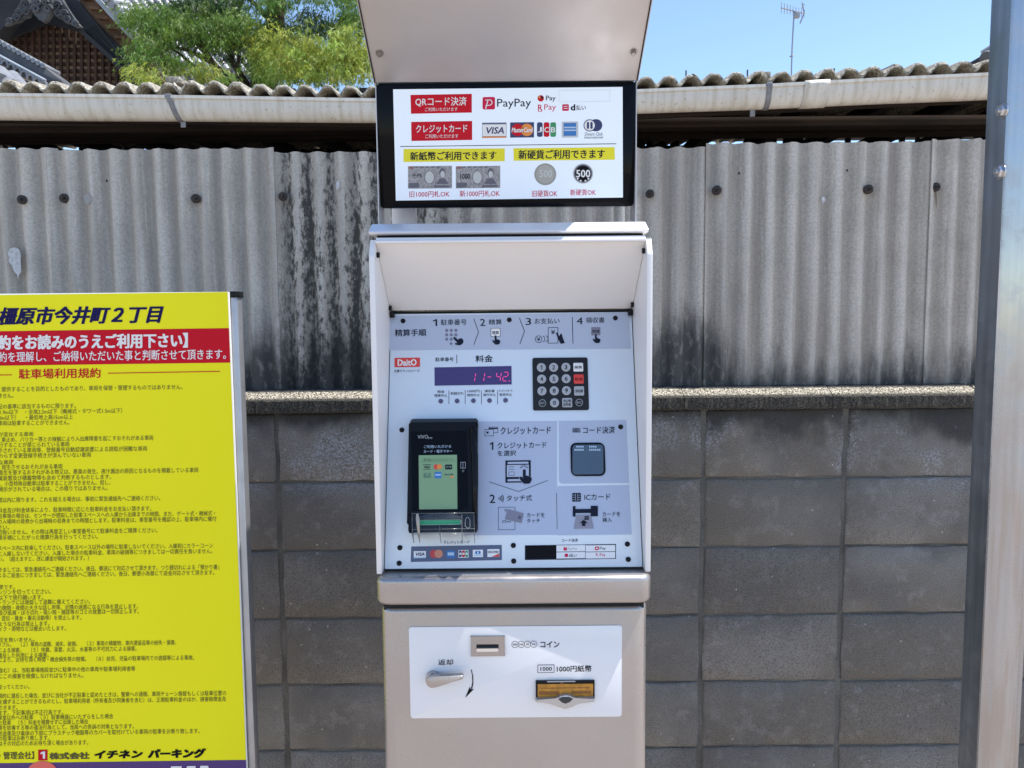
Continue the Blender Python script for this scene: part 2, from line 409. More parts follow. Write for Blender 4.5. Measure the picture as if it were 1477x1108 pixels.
def coping(xa, xb, seed):
    rnd = random.Random(seed); prof = [(YW + .09, 0), (YW - .022, 0), (YW - .026, .006), (YW - .026, .034), (YW - .020, .040), (YW + .012, .056), (YW + .020, .060), (YW + .09, .060)]
    nx = int((xb - xa) / .006); vs = []; fs = []
    for i in range(nx + 1):
        x = xa + (xb - xa) * i / nx
        for j, (y, z) in enumerate(prof):
            q = .0022 * (noise.noise(Vector((x * 60, j * 3.1, seed)))) if 1 <= j <= 6 else 0
            q2 = .0018 * noise.noise(Vector((x * 190, j * 5.1, seed))) if 1 <= j <= 6 else 0
            vs.append((x, y + q + q2, ZC + z + (q + q2) * (1 if j > 2 else .4)))
    n = len(prof)
    for i in range(nx):
        for j in range(n): a = i * n + j; b = i * n + (j + 1) % n; fs.append((a, b, b + n, a + n))
    fs.append(tuple(range(n - 1, -1, -1))); fs.append(tuple(nx * n + j for j in range(n)))
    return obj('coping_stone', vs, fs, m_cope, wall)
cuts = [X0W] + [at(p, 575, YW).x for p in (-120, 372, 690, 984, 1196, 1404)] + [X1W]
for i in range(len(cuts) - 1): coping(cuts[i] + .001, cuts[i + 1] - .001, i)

# ------------------------------------------------------------------ corrugated fence
YS = YW + .050
def sheet_mat():
    m = mat('corrugated_slate', (.3, .3, .3), rough=.88)
    x, y, z = mpos(m)
    st = mnoise(m, 1.0, 6, (26, 26, 1.6)); fine = mnoise(m, 160, 4, rough=.7); mid = mnoise(m, 9, 5); broad = mnoise(m, 1.7, 3); sc = mnoise(m, 1.0, 4, (120, 120, 5))
    base = mmix(m, mrange(m, st, .38, .62), (.42, .375, .32), (.60, .55, .475))
    base = mmix(m, mrange(m, sc, .5, .7, 0, .45), base, (.66, .62, .56))
    base = mmix(m, mrange(m, mid, .45, .7, 0, .45), base, (.37, .335, .29))
    base = mmix(m, mrange(m, fine, .56, .42, 0, .35), base, (.22, .20, .175))
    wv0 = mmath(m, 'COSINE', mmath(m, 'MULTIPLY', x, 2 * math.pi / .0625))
    base = mmix(m, mrange(m, mmath(m, 'ADD', wv0, mmath(m, 'MULTIPLY', st, 1.2)), .3, 1.7, 0, .42), base, (.235, .21, .18))  # valleys darkened in the colour to deepen the corrugation shading
    base = mmix(m, mrange(m, mmath(m, 'ADD', wv0, mmath(m, 'MULTIPLY', st, -.8)), -.75, -1.45, 0, .2), base, (.62, .58, .51))  # crest highlights put into the colour
    # left of the machine: a wide mottled band black with algae
    xl, xr = at(392, 400, YS).x, at(600, 400, YS).x
    band = mmath(m, 'MULTIPLY', mrange(m, x, xl - .02, xl + .06), mrange(m, x, xr + .25, xr))
    mott = mmath(m, 'ADD', mmath(m, 'MULTIPLY', mnoise(m, 75, 6, (1, 1, .45), .75), .62), mmath(m, 'MULTIPLY', st, .40))
    wvp = mmath(m, 'COSINE', mmath(m, 'ADD', mmath(m, 'MULTIPLY', x, 2 * math.pi / .0625), 0.0))
    mott = mmath(m, 'ADD', mott, mmath(m, 'MULTIPLY', wvp, .045))
    zt = mrange(m, z, ZC + .66, ZC + .2, -.01, .06, False)
    mk = mmath(m, 'MULTIPLY', band, mrange(m, mmath(m, 'ADD', mott, zt), .485, .60))
    base = mmix(m, mmath(m, 'MULTIPLY', mk, .92), base, (.034, .032, .026))
    # bottom edge: dark growth rising from the coping
    hz = mmath(m, 'SUBTRACT', z, mmath(m, 'MULTIPLY', mnoise(m, 1.0, 6, (9, 9, 2.2), .65), .50))
    x9 = at(1005, 500, YS).x
    more = mrange(m, x, x9 + .25, x9 - .02, 0, .10)
    hz = mmath(m, 'SUBTRACT', hz, more)
    bot = mrange(m, hz, ZC - .07, ZC - .23)
    bot = mmath(m, 'MULTIPLY', bot, mrange(m, mnoise(m, 60, 5, (1, 1, .5), .65), .30, .50, .6, 1))
    base = mmix(m, mmath(m, 'MULTIPLY', bot, .86), base, (.022, .026, .028))
    setbase(m, base); setbump(m, mmath(m, 'ADD', fine, mmath(m, 'MULTIPLY', mid, .4)), .4, .0016)
    return m
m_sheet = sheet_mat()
fence = thing('corrugated_fence', 'grey weathered corrugated slate sheets standing on the block wall coping', 'fence', (0, YS, ZC))
WAVE = .0625
def sheet(pxl, pxr, pytop, off, seed):
    xa, xb = at(pxl, 400, YS).x, at(pxr, 400, YS).x
    zt = zat((pxl + pxr) / 2, pytop, YS); zb = ZC + .059; n = int((xb - xa) / WAVE * 12)
    rnd = random.Random(seed); vs = []; fs = []; nz = 8
    for side in (0, 1):
        for i in range(n + 1):
            x = xa + (xb - xa) * i / n
            for k in range(nz + 1):
                t = k / nz; z = zb + (zt - zb) * t
                if k == nz: z += .0022 * noise.noise(Vector((x * 40, seed, 0))) + .0012 * noise.noise(Vector((x * 150, seed, 3)))
                if k == 0: z += .003 * noise.noise(Vector((x * 30, seed, 8)))
                y = YS + off + .0100 * math.cos(2 * math.pi * x / WAVE) + side * .005 + .003 * noise.noise(Vector((x * 2, z * 2, seed)))
                vs.append((x, y, z))
    m_ = nz + 1; half = (n + 1) * m_
    for i in range(n):
        for k in range(nz):
            a = i * m_ + k; fs.append((a, a + m_, a + m_ + 1, a + 1)); b = a + half; fs.append((b, b + 1, b + m_ + 1, b + m_))
        a = i * m_ + nz; fs.append((a, a + m_, a + m_ + half, a + half))
    for k in range(nz):
        fs.append((k, k + 1, k + 1 + half, k + half)); a = n * m_ + k; fs.append((a, a + half, a + 1 + half, a + 1))
    return obj('corrugated_sheet', vs, fs, m_sheet, fence, smooth=False) if False else _sh(vs, fs)
def _sh(vs, fs):
    o = obj('corrugated_sheet', vs, fs, m_sheet, fence, smooth=True); o.data.set_sharp_from_angle(angle=R(40)); return o
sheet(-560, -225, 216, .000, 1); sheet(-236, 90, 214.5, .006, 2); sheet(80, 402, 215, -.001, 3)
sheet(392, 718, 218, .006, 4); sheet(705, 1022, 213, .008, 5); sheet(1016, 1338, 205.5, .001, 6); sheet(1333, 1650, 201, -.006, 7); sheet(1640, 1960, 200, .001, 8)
m_rust = mat('rusty_washer', (.040, .028, .022), rough=.5, var=.7, vscale=300, bump=1, bscale=400)
for px, py, r in ((31, 288, 6.6), (92, 286, 6.8), (282, 286.5, 6.6), (407.5, 283.5, 6.2), (937.5, 279.5, 6.2), (1034, 274.5, 6.8), (1253, 273, 6.8), (1350, 270, 6.6)):
    c = at(px, py, YS - .012); rr = r * .00192
    bm = bmesh.new()
    tube_bm(bm, [c + Vector((0, .006, 0)), c + Vector((0, -.001, 0)), c + Vector((0, -.004, 0))], [rr, rr, rr * .72], 16)
    tube_bm(bm, [c + Vector((0, 0, 0)), c + Vector((.001, -.009, -.001))], [rr * .42, rr * .36], 6)
    tube_bm(bm, [c, c + Vector((rr * .25, -.015, -.001))], rr * .17, 6)
    bmobj('roofing_bolt', bm, m_rust, fence, smooth=True, angle=35)
# pale scar, paint splash, small holes
fs_ = Surf((0, YS - .0125, 0), (0, -1, 0), 0)
m_splash = mat('white_splash', (.62, .62, .62), rough=.8, var=.3, vscale=120)
def blob(cx, cy, rx, ry, seed, m, rot=0, name='paint_splash'):
    pts = []
    for k in range(22):
        a = 2 * math.pi * k / 22; q = 1 + .38 * noise.noise(Vector((math.cos(a) * 1.3, math.sin(a) * 1.3, seed)))
        pts.append((cx + rx * q * math.cos(a), cy + ry * q * math.sin(a)))
    Print(name, fs_, fence).poly(pts, m, 0).build()
Print('paint_splash', fs_, fence).poly([(14, 359), (20, 357), (27, 359), (30, 367), (29.5, 380), (31, 392), (27, 397), (26, 404), (24.5, 396), (20, 391), (17, 383), (12, 377), (13, 371), (11, 366)], m_splash, 0).build()
Print('paint_splash', fs_, fence).poly([(485, 262), (488, 261), (490, 267), (489, 272), (486, 274), (484, 269)], m_splash, 0).build()
blob(127, 287, 5.5, 7, 2.2, mat('pale_scar', (.34, .33, .31), rough=.9), name='filler_patch')
blob(1188, 288, 3, 4, 5.2, m_splash)
for (hx, hy) in ((154, 261), (1066, 250), (1222, 246)): blob(hx, hy, 1.4, 1.9, hx, m_glass_cav, name='nail_hole')
m_rs = mat('rust_streak', (.24, .17, .115), rough=.9, var=.3, vscale=60)
Print('rust_streak', fs_, fence).poly([(1348, 277), (1351, 277), (1351.5, 290), (1350.3, 303), (1349, 290)], m_rs, 0).build()

# ------------------------------------------------------------------ shed behind fence: roof edge, gutter, beams
shed = thing('lean_to_shed', 'dark open shed with corrugated slate roof and a cream eaves gutter above the fence', 'shed', (0, 2.8, 0))
m_roof = mat('roof_slate', (.3, .3, .3), rough=.95)
n1 = mnoise(m_roof, 130, 5, rough=.75); n2 = mnoise(m_roof, 14, 5)
b_ = mmix(m_roof, mrange(m_roof, n1, .4, .62), (.18, .16, .12), (.62, .58, .49)); b_ = mmix(m_roof, mrange(m_roof, n2, .45, .68, 0, .8), b_, (.27, .245, .20))
setbase(m_roof, b_); setbump(m_roof, n1, 1, .005)
m_gut = mat('gutter_cream', (.6, .56, .48), rough=.5)
g1 = mnoise(m_gut, 1.0, 5, (60, 20, 6)); g2 = mnoise(m_gut, 5, 3); g3 = mnoise(m_gut, 90, 4)
b_ = mmix(m_gut, mrange(m_gut, g1, .42, .68, 0, .5), (.66, .63, .56), (.42, .36, .26)); b_ = mmix(m_gut, mrange(m_gut, g2, .5, .7, 0, .4), b_, (.50, .45, .36)); b_ = mmix(m_gut, mrange(m_gut, g3, .62, .70, 0, .5), b_, (.25, .2, .13))
setbase(m_gut, b_)
m_beam = mat('black_timber', (.020, .018, .016), rough=.85, var=.5, vscale=14, bump=.6, bscale=120)
m_beam2 = mat('grey_timber', (.50, .46, .38), rough=.85, var=.6, vscale=10, stretch=(.5, 6, 6))
m_beam3 = mat('brown_beam', (.05, .032, .022), rough=.85, var=.6, vscale=10, stretch=(.5, 6, 6))
m_gdark = mat('gutter_bracket_steel', (.26, .26, .27), rough=.6, metal=.4, var=.3, vscale=60)
# rim height of the gutter along x (it sags towards the middle)
GY = 2.145
rim = [(-700, 124), (0, 137), (150, 138.5), (300, 140.5), (530, 144.5), (700, 143), (920, 131.5), (1100, 124), (1270, 114.5), (1432, 107), (2000, 84)]
def gz(x):
    P = [(at(px, py, GY).x, at(px, py, GY).z) for px, py in rim]
    for (a, za), (b, zb) in zip(P, P[1:]):
        if x <= b: break
    t = (x - a) / (b - a); return za + (zb - za) * t
def grad(x):
    return .028 + .006 * min(1, abs(x - .05) / 1.2)
def gutter(xa, xb):
    vs = []; fs = []; nx = 40; prof = []
    for i in range(nx + 1):
        x = xa + (xb - xa) * i / nx; r = grad(x); zr = gz(x); c = GY + r
        pr = [(c - r - .004, 0.004), (c - r - .0045, -.004), (c - r + .0005, -.007)]
        for k in range(1, 15):
            a = math.pi * k / 14; pr.append((c - r * math.cos(a), -.008 - (r * 1.5) * math.sin(a) * (1 if True else 1)))
        pr += [(c + r, .0)]
        inner = [(c + r - .0025, 0)]
        for k in range(13, 0, -1):
            a = math.pi * k / 14; inner.append((c - (r - .0025) * math.cos(a), -.008 - (r * 1.5 - .0025) * math.sin(a)))
        inner.append((c - r + .003, .004))
        prof = pr + inner
        vs += [(x, y, zr + z) for y, z in prof]
    n = len(prof)
    for i in range(nx):
        for j in range(n): a = i * n + j; b = i * n + (j + 1) % n; fs.append((a, b, b + n, a + n))
    o = obj('gutter', vs, fs, m_gut, shed, smooth=True); o.data.set_sharp_from_angle(angle=R(45)); return o
gx = [at(p, 130, GY).x for p in (-650, 600, 1172, 1900)]
gs = [gutter(gx[0], gx[1] + .001), gutter(gx[1] - .001 + .002, gx[2]), gutter(gx[2] + .001, gx[3])]
def gband(x0, x1, grow, mt, name, parent, hook=False):
    vs = []; fs = []; nx = 4
    for i in range(nx + 1):
        x = x0 + (x1 - x0) * i / nx; r = grad(x) + grow; zr = gz(x); c = GY + grad(x)
        pr = [(c - r - .004, .006), (c - r - .0055, -.006)]
        for k in range(1, 15):
            a = math.pi * k / 14; pr.append((c - r * math.cos(a), -.008 - (grad(x) * 1.5 + grow) * math.sin(a)))
        pr.append((c + r, 0))
        sl = .010 * 0
        vs += [(x + (-z) * .28 * (1 if hook else 0), y, zr + z) for y, z in pr]
        n = len(pr)
    for i in range(nx):
        for j in range(n - 1): a = i * n + j; fs.append((a, a + 1, a + 1 + n, a + n))
    o = obj(name, vs, fs, mt, parent, smooth=True)
    sm = o.modifiers.new('s', 'SOLIDIFY'); sm.thickness = .0015; sm.offset = 0
    return o
for gi, p in ((0, 244), (1, 1109)):
    x = at(p, 140, GY).x; gband(x - .007, x + .007, .0018, m_gdark, 'gutter_bracket', gs[gi], hook=(gi == 0))
    box('bracket_clip', x - .009, x + .007, GY - .008, GY + .006, gz(x) - .004, gz(x) + .007, m_gdark, gs[gi], bev=.001)
    xx = x + (.022 if gi == 0 else -.034)
    box('bracket_tab', xx - .007, xx + .007, GY + .03, GY + .034, gz(x) - .074, gz(x) - .045, m_gdark, gs[gi], bev=.001)
x = at(1178, 125, GY).x; gband(x - .034, x + .034, .0022, m_gut, 'gutter_joint', gs[1])
# corrugated roof sheets (wave runs along x, ridge away from camera)
RY = GY + .030
def roof_sheet(pxl, pxr, dz, seed):
    xa, xb = at(pxl, 120, RY).x, at(pxr, 120, RY).x; n = int((xb - xa) / .0625 * 12); vs = []; fs = []
    ys = [0, .006, .02, .08, .3, .8, 1.5]
    for side in (0, 1):
        for i in range(n + 1):
            x = xa + (xb - xa) * i / n
            c = math.cos(2 * math.pi * x / .0625); wv = .0105 * c - (.003 * math.cos(4 * math.pi * x / .0625))
            for j, yy in enumerate(ys):
                nz = noise.noise(Vector((x * 45, yy * 3, seed + side))) * .0035 + noise.noise(Vector((x * 130, yy * 3, seed + side))) * .0018
                thick = .009 + (.004 * (1 - c) / 2)
                z = gz(x) + .040 + dz + wv * (1 if side == 0 else .9) + yy * .10 - side * thick + nz * (1 if j < 4 else .3)
                if j == 0 and side == 0: z -= .003
                if j == 0 and side == 1: z += .002
                yo = noise.noise(Vector((x * 30, seed, 2))) * .004 if j < 3 else 0
                vs.append((x, RY + yy + yo, z))
    k = len(ys); half = (n + 1) * k
    for i in range(n):
        for j in range(k - 1):
            a = i * k + j; fs.append((a, a + k, a + k + 1, a + 1)); b = a + half; fs.append((b, b + 1, b + k + 1, b + k))
        a = i * k; fs.append((a, a + half, a + k + half, a + k))
    for j in range(k - 1):
        fs.append((j, j + 1, j + 1 + half, j + half)); a = n * k + j; fs.append((a, a + half, a + half + 1, a + 1))
    o = obj('corrugated_roof_sheet', vs, fs, m_roof, shed, smooth=True); o.data.set_sharp_from_angle(angle=R(60)); return o
roof_sheet(-640, 25, .003, 1); roof_sheet(14, 262, -.001, 2); roof_sheet(250, 348, .005, 3); roof_sheet(336, 640, -.001, 4)
roof_sheet(630, 1010, .000, 5); roof_sheet(1000, 1108, .002, 6); roof_sheet(1098, 1300, -.002, 7); roof_sheet(1290, 1960, .001, 8)
# eave fascia behind gutter and under roof
prevx = None
xs = [at(p, 130, RY).x for p in (-640, 0, 530, 920, 1432, 1950)]
for a, b in zip(xs, xs[1:]):
    y = GY + .088; prism('fascia_board', [(a, y, gz(a) - .050), (b, y, gz(b) - .050), (b, y, gz(b) + .026), (a, y, gz(a) + .026)], (0, .02, 0), m_beam3, shed)
XL, XR = at(-640, 200, 3).x, at(1950, 200, 3).x
for (yy, py, hh, mt, r) in ((2.32, 178, .03, m_beam3, 0), (2.55, 189, .036, m_beam3, 0), (2.95, 196.5, .05, m_beam2, 1), (3.2, 186, .03, m_beam, 0)):
    z = zat(738, py, yy)
    if r: tube('round_purlin', [(XL, yy, z + .02), (at(300, 200, yy).x, yy, z), (0, yy, z), (at(1200, 200, yy).x, yy, z + .012), (XR, yy, z + .03)], .017, mt, shed, n=12)
    else: box('timber_beam', XL, XR, yy, yy + .06, z - hh / 2, z + hh / 2, mt, shed, bev=.003)
for p in range(-500, 1900, 96):
    x = at(p, 190, 2.6).x
    box('rafter', x - .018, x + .018, 2.26, 3.6, 2.03, 2.075, m_beam, shed)
# back of the shed: board wall with a narrow slot of daylight under its plate
zs = zat(738, 203.5, 3.6)
bm = bmesh.new(); bm_box(bm, XL, XR, 3.6, 3.63, 0.0, zs - .026)
bmobj('shed_back_wall', bm, m_beam, shed)
box('wall_plate', XL, XR, 3.6, 3.66, zs + .002, 2.42, m_beam, shed)
random.seed(21)
for p in range(-400, 1900, 27):
    if random.random() < .55:
        x = at(p + random.uniform(-8, 8), 205, 3.6).x; wd = random.choice((.008, .012, .02, .045))
        box('slat', x - wd, x + wd, 3.585, 3.598, zs - .03, zs + .01, m_beam, shed)
for side, x in ((-1, XL), (1, XR)): box('shed_end_wall', x - .02, x + .02, 2.3, 3.6, 0, 2.02, m_beam, shed)
# little roof hook bolts standing above the crests, seen against the sky
for px, py in ((989.5, 102), (1078, 101), (1203, 99)):
    c = at(px, py + 8, RY + .12); tube('hook_bolt', [c - Vector((0, 0, .03)), c + Vector((0, 0, .016))], .0022, m_rust, shed, n=6)
x = at(1098, 108, RY).x; 
c = at(252, 117, RY + .02); box('lifted_tile_end', c.x - .022, c.x + .018, c.y - .01, c.y + .15, c.z - .006, c.z + .010, m_roof, shed, bev=.002)
c = at(1104, 109, RY + .02); box('lifted_tile_end', c.x - .016, c.x + .012, c.y - .01, c.y + .15, c.z - .008, c.z + .008, m_roof, shed, bev=.002)

# ------------------------------------------------------------------ payment machine
YF = 1.140
X0 = at(741, 845, YF).x
ZB = {k: zat(741, k, YF) for k in (825, 829, 868, 879, 346, 338, 316)}
pm = thing('payment_machine', 'tall silver and white parking payment machine with keypad, card reader and lit price display', 'payment machine', (X0, 1.3, 0))
HW = .2085            # half width of the hood cheeks
# lower cabinet with rounded upright corners
def round_plan(x0, x1, y0, y1, r, n=6):
    pts = []
    for cx, cy, a0 in ((x0 + r, y0 + r, 180), (x1 - r, y0 + r, 270)):
        for k in range(n + 1):
            a = R(a0 + 90 * k / n); pts.append((cx + r * math.cos(a), cy + r * math.sin(a)))
    pts += [(x1, y1), (x0, y1)]; return pts
def plan_solid(name, pts, z0, z1, mt, parent, bev=0, seg=3):
    """upright solid from a plan outline, with its front top and bottom arrises rounded"""
    bm = bmesh.new(); n = len(pts)
    cx = sum(p[0] for p in pts) / n; cy = max(p[1] for p in pts)
    prof = [(z0, bev)] + [(z0 + bev * (1 - math.cos(R(90 * k / seg))), bev * (1 - math.sin(R(90 * k / seg)))) for k in range(1, seg + 1)]
    prof += [(z1 - bev * (1 - math.cos(R(90 * k / seg))), bev * (1 - math.sin(R(90 * k / seg)))) for k in range(seg, -1, -1)] if bev else [(z1, 0)]
    x0 = min(p[0] for p in pts); x1 = max(p[0] for p in pts); y0 = min(p[1] for p in pts)
    rings = []
    for z, ins in prof:
        fx = (x1 - x0 - 2 * ins) / (x1 - x0); fy = (cy - y0 - ins) / (cy - y0)
        rings.append([bm.verts.new((cx + (x - cx) * fx, cy + (y - cy) * fy, z)) for x, y in pts])
    for a, b in zip(rings, rings[1:]):
        for k in range(n): bm.faces.new((a[k], a[(k + 1) % n], b[(k + 1) % n], b[k]))
    bm.faces.new(rings[0][::-1]); bm.faces.new(rings[-1])
    return bmobj(name, bm, mt, parent, smooth=True, angle=35)
BW = .2065
cab = plan_solid('lower_cabinet', round_plan(X0 - BW, X0 + BW, YF + .006, 1.52, .022), .07, ZB[879], m_silver, pm, bev=.006)
band = plan_solid('front_band', round_plan(X0 - BW - .002, X0 + BW + .002, YF - .015, 1.52, .018), ZB[868], ZB[829] + .001, m_silver, pm, bev=.008, seg=5)
box('shadow_gap_core', X0 - BW + .006, X0 + BW - .006, YF + .012, 1.5, ZB[879] - .004, ZB[868] + .004, m_glass_cav, pm)
box('base_plinth', X0 - .18, X0 + .18, YF + .05, 1.48, 0, .075, m_black, pm, bev=.004)
# hood cheeks
ztop = ZB[346]; zb = ZB[825] - .002
for s, nm in ((-1, ''), (1, '')):
    xo = X0 + s * HW; t = -s * .0085
    prof = [(YF, zb), (YF, ztop - .022), (YF + .013, ztop + .002), (1.52, ztop + .002), (1.52, zb)]
    prism('hood_cheek', [(xo, y, z) for y, z in prof], (t, 0, 0), m_white, pm, bev=.0015)
# instrument panel
PB = at(741, 821, YF + .014); PT = at(735, 451, 1.275)
vv = (PT - PB); vv.x = 0; PN = Vector((1, 0, 0)).cross(vv).normalized()
if PN.y > 0: PN = -PN
sp = Surf(PB, PN, .0143)
IX = HW - .009
def on_panel(x, t, off=0): return Vector((x, PB.y, PB.z)) + vv * t + PN * off
pw = IX - .0008
prism('instrument_panel', [on_panel(X0 - pw, .004), on_panel(X0 + pw, .004), on_panel(X0 + pw, .999), on_panel(X0 - pw, .999)], -PN * .012, m_panel, pm, bev=.0012)
prism('panel_gasket', [on_panel(X0 - IX, -.018, -.004), on_panel(X0 + IX, -.018, -.004), on_panel(X0 + IX, 1.01, -.004), on_panel(X0 - IX, 1.01, -.004)], -PN * .01, m_glass_cav, pm)
# sloping hood soffit
ptop = on_panel(X0, 1.012, .001)
soff = [(X0 - IX, YF + .010, ztop), (X0 + IX, YF + .010, ztop), (X0 + IX, ptop.y, ptop.z), (X0 - IX, ptop.y, ptop.z)]
prism('hood_soffit', soff, (0, .004, .006), m_white, pm)
box('hood_front_rim', X0 - IX, X0 + IX, YF + .004, YF + .014, ztop - .003, ztop + .001, m_white, pm, bev=.001)
box('machine_back', X0 - IX, X0 + IX, 1.32, 1.52, zb, ztop, m_silver, pm)
for px, py in ((545.5, 368), (926.5, 362), (560, 445), (908, 440)):
    s = -1 if px < 738 else 1
    yy = YF + .018 if py < 400 else 1.262
    c = at(px, py, yy); x = X0 + s * IX
    tube('hood_screw', [(x, yy, c.z), (x - s * .004, yy, c.z)], .0042, m_screw, pm, n=10)
for s in (-1, 1):
    c = on_panel(X0 + s * (IX - .004), .985, .004); box('soffit_clip', c.x - .0035, c.x + .0035, c.y - .006, c.y + .012, c.z - .002, c.z + .008, m_screw, pm, bev=.0008)
# sloping cap (ledge) over the hood
zc0, zc1 = zat(741, 335.5, YF), ZB[316]; yc0 = YF + .016; LW = X0 + .006
capx = .2075
prof = [(yc0, zc0), (yc0 - .004, zc0 + .003), (yc0 - .002, zc0 + .006), (yc0 + .024, zc1 - .001), (yc0 + .030, zc1), (1.53, zc1 - .012), (1.53, zc0)]
prism('top_cap', [(X0 - .003 - capx, y, z) for y, z in prof], (2 * capx, 0, 0), m_ledge, pm, bev=.0016)
box('cap_shadow_gap', X0 - .2, X0 + .198, YF + .026, 1.5, ztop + .002, zc0 + .001, m_glass_cav, pm)
box('hood_top_plate', X0 - HW + .001, X0 + HW - .001, YF + .012, 1.52, ztop + .0015, ztop + .0025, m_white, pm)
# ---- upper display
DT = at(729, 119, 1.228); DB = at(732, 299, 1.246)
dv = DB - DT; dv.x = 0; DN = Vector((1, 0, 0)).cross(dv).normalized()
if DN.y > 0: DN = -DN
sd = Surf(DT, DN, .011)
XD = (at(541, 122, 1.228).x + at(917, 119, 1.228).x) / 2 + .001; DWh = .2015
# rounded glass slab built in its own plane
def slab(name, surf, x0, x1, py0, py1, r, th, mt, parent, off=0, n=6, pxm=738, bev=.0008):
    a = surf.pt(pxm, py0, off); b = surf.pt(pxm, py1, off); V = (b - a); V.x = 0; L = V.length; V = V.normalized()
    pts = []
    for cx, cl, a0 in ((x1 - r, r, -90), (x1 - r, L - r, 0), (x0 + r, L - r, 90), (x0 + r, r, 180)):
        for k in range(n + 1):
            t = R(a0 + 90 * k / n); pts.append(Vector((cx + r * math.cos(t), a.y, a.z)) + V * (cl + r * math.sin(t)))
    return prism(name, pts, -surf.N * th, mt, parent, bev=bev)
slab('display_glass', sd, XD - DWh, XD + DWh, 119, 299, .006, .035, m_bgloss, pm, 0)
for s in (-1, 1):   # thin silver side plates carrying display and hood
    x = XD + s * (DWh + .0006)
    zlo = zc1 - .01; zhi = DT.z + .004
    prism('side_plate', [(x, 1.232, zlo), (x, DT.y + .004, zhi), (x, 1.285, zhi), (x, 1.285, zlo)], (s * .0016, 0, 0), m_hoodsil, pm)
box('display_post', XD - .197, XD - .158, 1.33, 1.36, zc1 - .012, DT.z, m_ledge, pm, bev=.001)
c0 = at(893, 310, 1.36)
bm = bmesh.new(); zz = zc1 - .012; path = []; rad = []
while zz < DT.z - .02:
    for dz, rr in ((0, .0092), (.0016, .0104), (.0032, .0092)): path.append((c0.x, 1.36, zz + dz)); rad.append(rr)
    zz += .0042
tube_bm(bm, path, rad, 14); bmobj('conduit', bm, m_flex, pm, smooth=True, angle=80)
box('display_backbox', XD - .17, XD + .17, 1.27, 1.40, DB.z + .03, DT.z, m_ledge, pm, bev=.004)
# hood over the display
hz0 = DT.z + .001; ha = at(522, 0, 1.105); hb = at(942, 0, 1.105)
slope = (ha.z - hz0) / (1.105 - 1.226)
def hp(y): return hz0 + slope * (y - 1.226)
yfr = 1.02
XH0, XH1 = (ha.x + hb.x) / 2 - (hb.x - ha.x) / 2, (ha.x + hb.x) / 2 + (hb.x - ha.x) / 2
XHl, XHr = XD - DWh - .001, XD + DWh + .001
prism('display_hood', [(XHl, 1.226, hz0), (XHr, 1.226, hz0), (XHr, yfr, hp(yfr)), (XHl, yfr, hp(yfr))], (0, .0025, .0035), m_hoodsil, pm)
prism('hood_back_plate', [(XHl, 1.231, hz0 + .003), (XHr, 1.231, hz0 + .003), (XHr, 1.36, hz0 + .02), (XHl, 1.36, hz0 + .02)], (0, 0, .003), m_hoodsil, pm)
for s, xx in ((-1, XHl), (1, XHr)):
    prism('hood_edge_trim', [(xx, 1.232, hz0 - .004), (xx, yfr, hp(yfr) - .003), (xx, yfr + .01, hp(yfr) + .012), (xx, 1.25, hz0 + .014)], (s * .0022, 0, 0), m_hoodsil, pm)
    prism('hood_edge_seal', [(xx - s * .0008, 1.224, hz0 - .0015), (xx - s * .0008, yfr, hp(yfr) - .0015), (xx - s * .0008, yfr, hp(yfr) + .001), (xx - s * .0008, 1.226, hz0 + .001)], (s * .0016, 0, 0), m_glass_cav, pm)
sh = Surf((0, 1.226, hz0), (0, slope / math.hypot(1, slope), -1 / math.hypot(1, slope)), .01)
if sh.N.dot(CAM - sh.P) < 0: sh.N = -sh.N
for px, py in ((547.5, 76.5), (913.5, 75)):
    c = sh.pt(px, py); bm = bmesh.new(); tube_bm(bm, [c, c + sh.N * .0015], .0058, 16); tube_bm(bm, [c + sh.N * .001, c + sh.N * .006], [.0042, .0036], 6)
    bmobj('hood_bolt', bm, m_steel, pm, smooth=True, angle=30)

# ---- display print
def dp(name='display_print'): return Print(name, sd, pm)
dp('display_screen').raw([(567, 129), (898, 125.5), (898.5, 285), (571, 289.5)], [(0, 1, 2, 3)], m_scr, 1).build()
p = dp('red_caption'); p.poly([(592, 137), (680.5, 135.5), (680.5, 162.5), (592.8, 164.2)], m_red, 2)
p.text('QRコード決済', 599, 140, 673, 153.5, m_wht, .012, layer=3).text('ご利用いただけます', 613, 155, 660, 160.5, m_wht, layer=3).build()
p = dp('red_caption'); p.poly([(593, 176), (681, 174.5), (681, 202), (593.5, 203.5)], m_red, 2)
p.text('クレジットカード', 600, 180, 674, 191.5, m_wht, .012, layer=3).text('ご利用いただけます', 613.5, 193.5, 661, 199.5, m_wht, layer=3).build()
p = dp('payment_logo'); p.rect(696, 140, 714, 158, m_mag, 2, r=2.4)
p.line([(700, 144.5), (708.5, 144)], 1.2, m_wht, 3).ring(706, 148, 4.4, 1.3, m_wht, 3, a0=-90, a1=90).line([(706, 152), (700, 152.5)], 1.2, m_wht, 3).line([(704, 144), (700.5, 157)], 1.5, m_wht, 3)
p.text('PayPay', 717, 142.5, 766, 157.5, m_ink, .004).build()
p = dp('payment_logo'); p.disc(780, 142, 4.6, m_red, 2).poly([(780, 137.5), (784.6, 141), (781, 143)], m_ink, 3).disc(778.2, 140.5, 1.5, m_org, 3).text('Pay', 787.5, 138, 801.5, 147, m_ink, .01).build()
p = dp('payment_logo'); p.text('R', 776, 151, 782.5, 160, m_mag, .02).text('Pay', 785, 150.5, 802, 161, m_mag).line([(776, 161), (782, 160.7)], .8, m_mag).build()
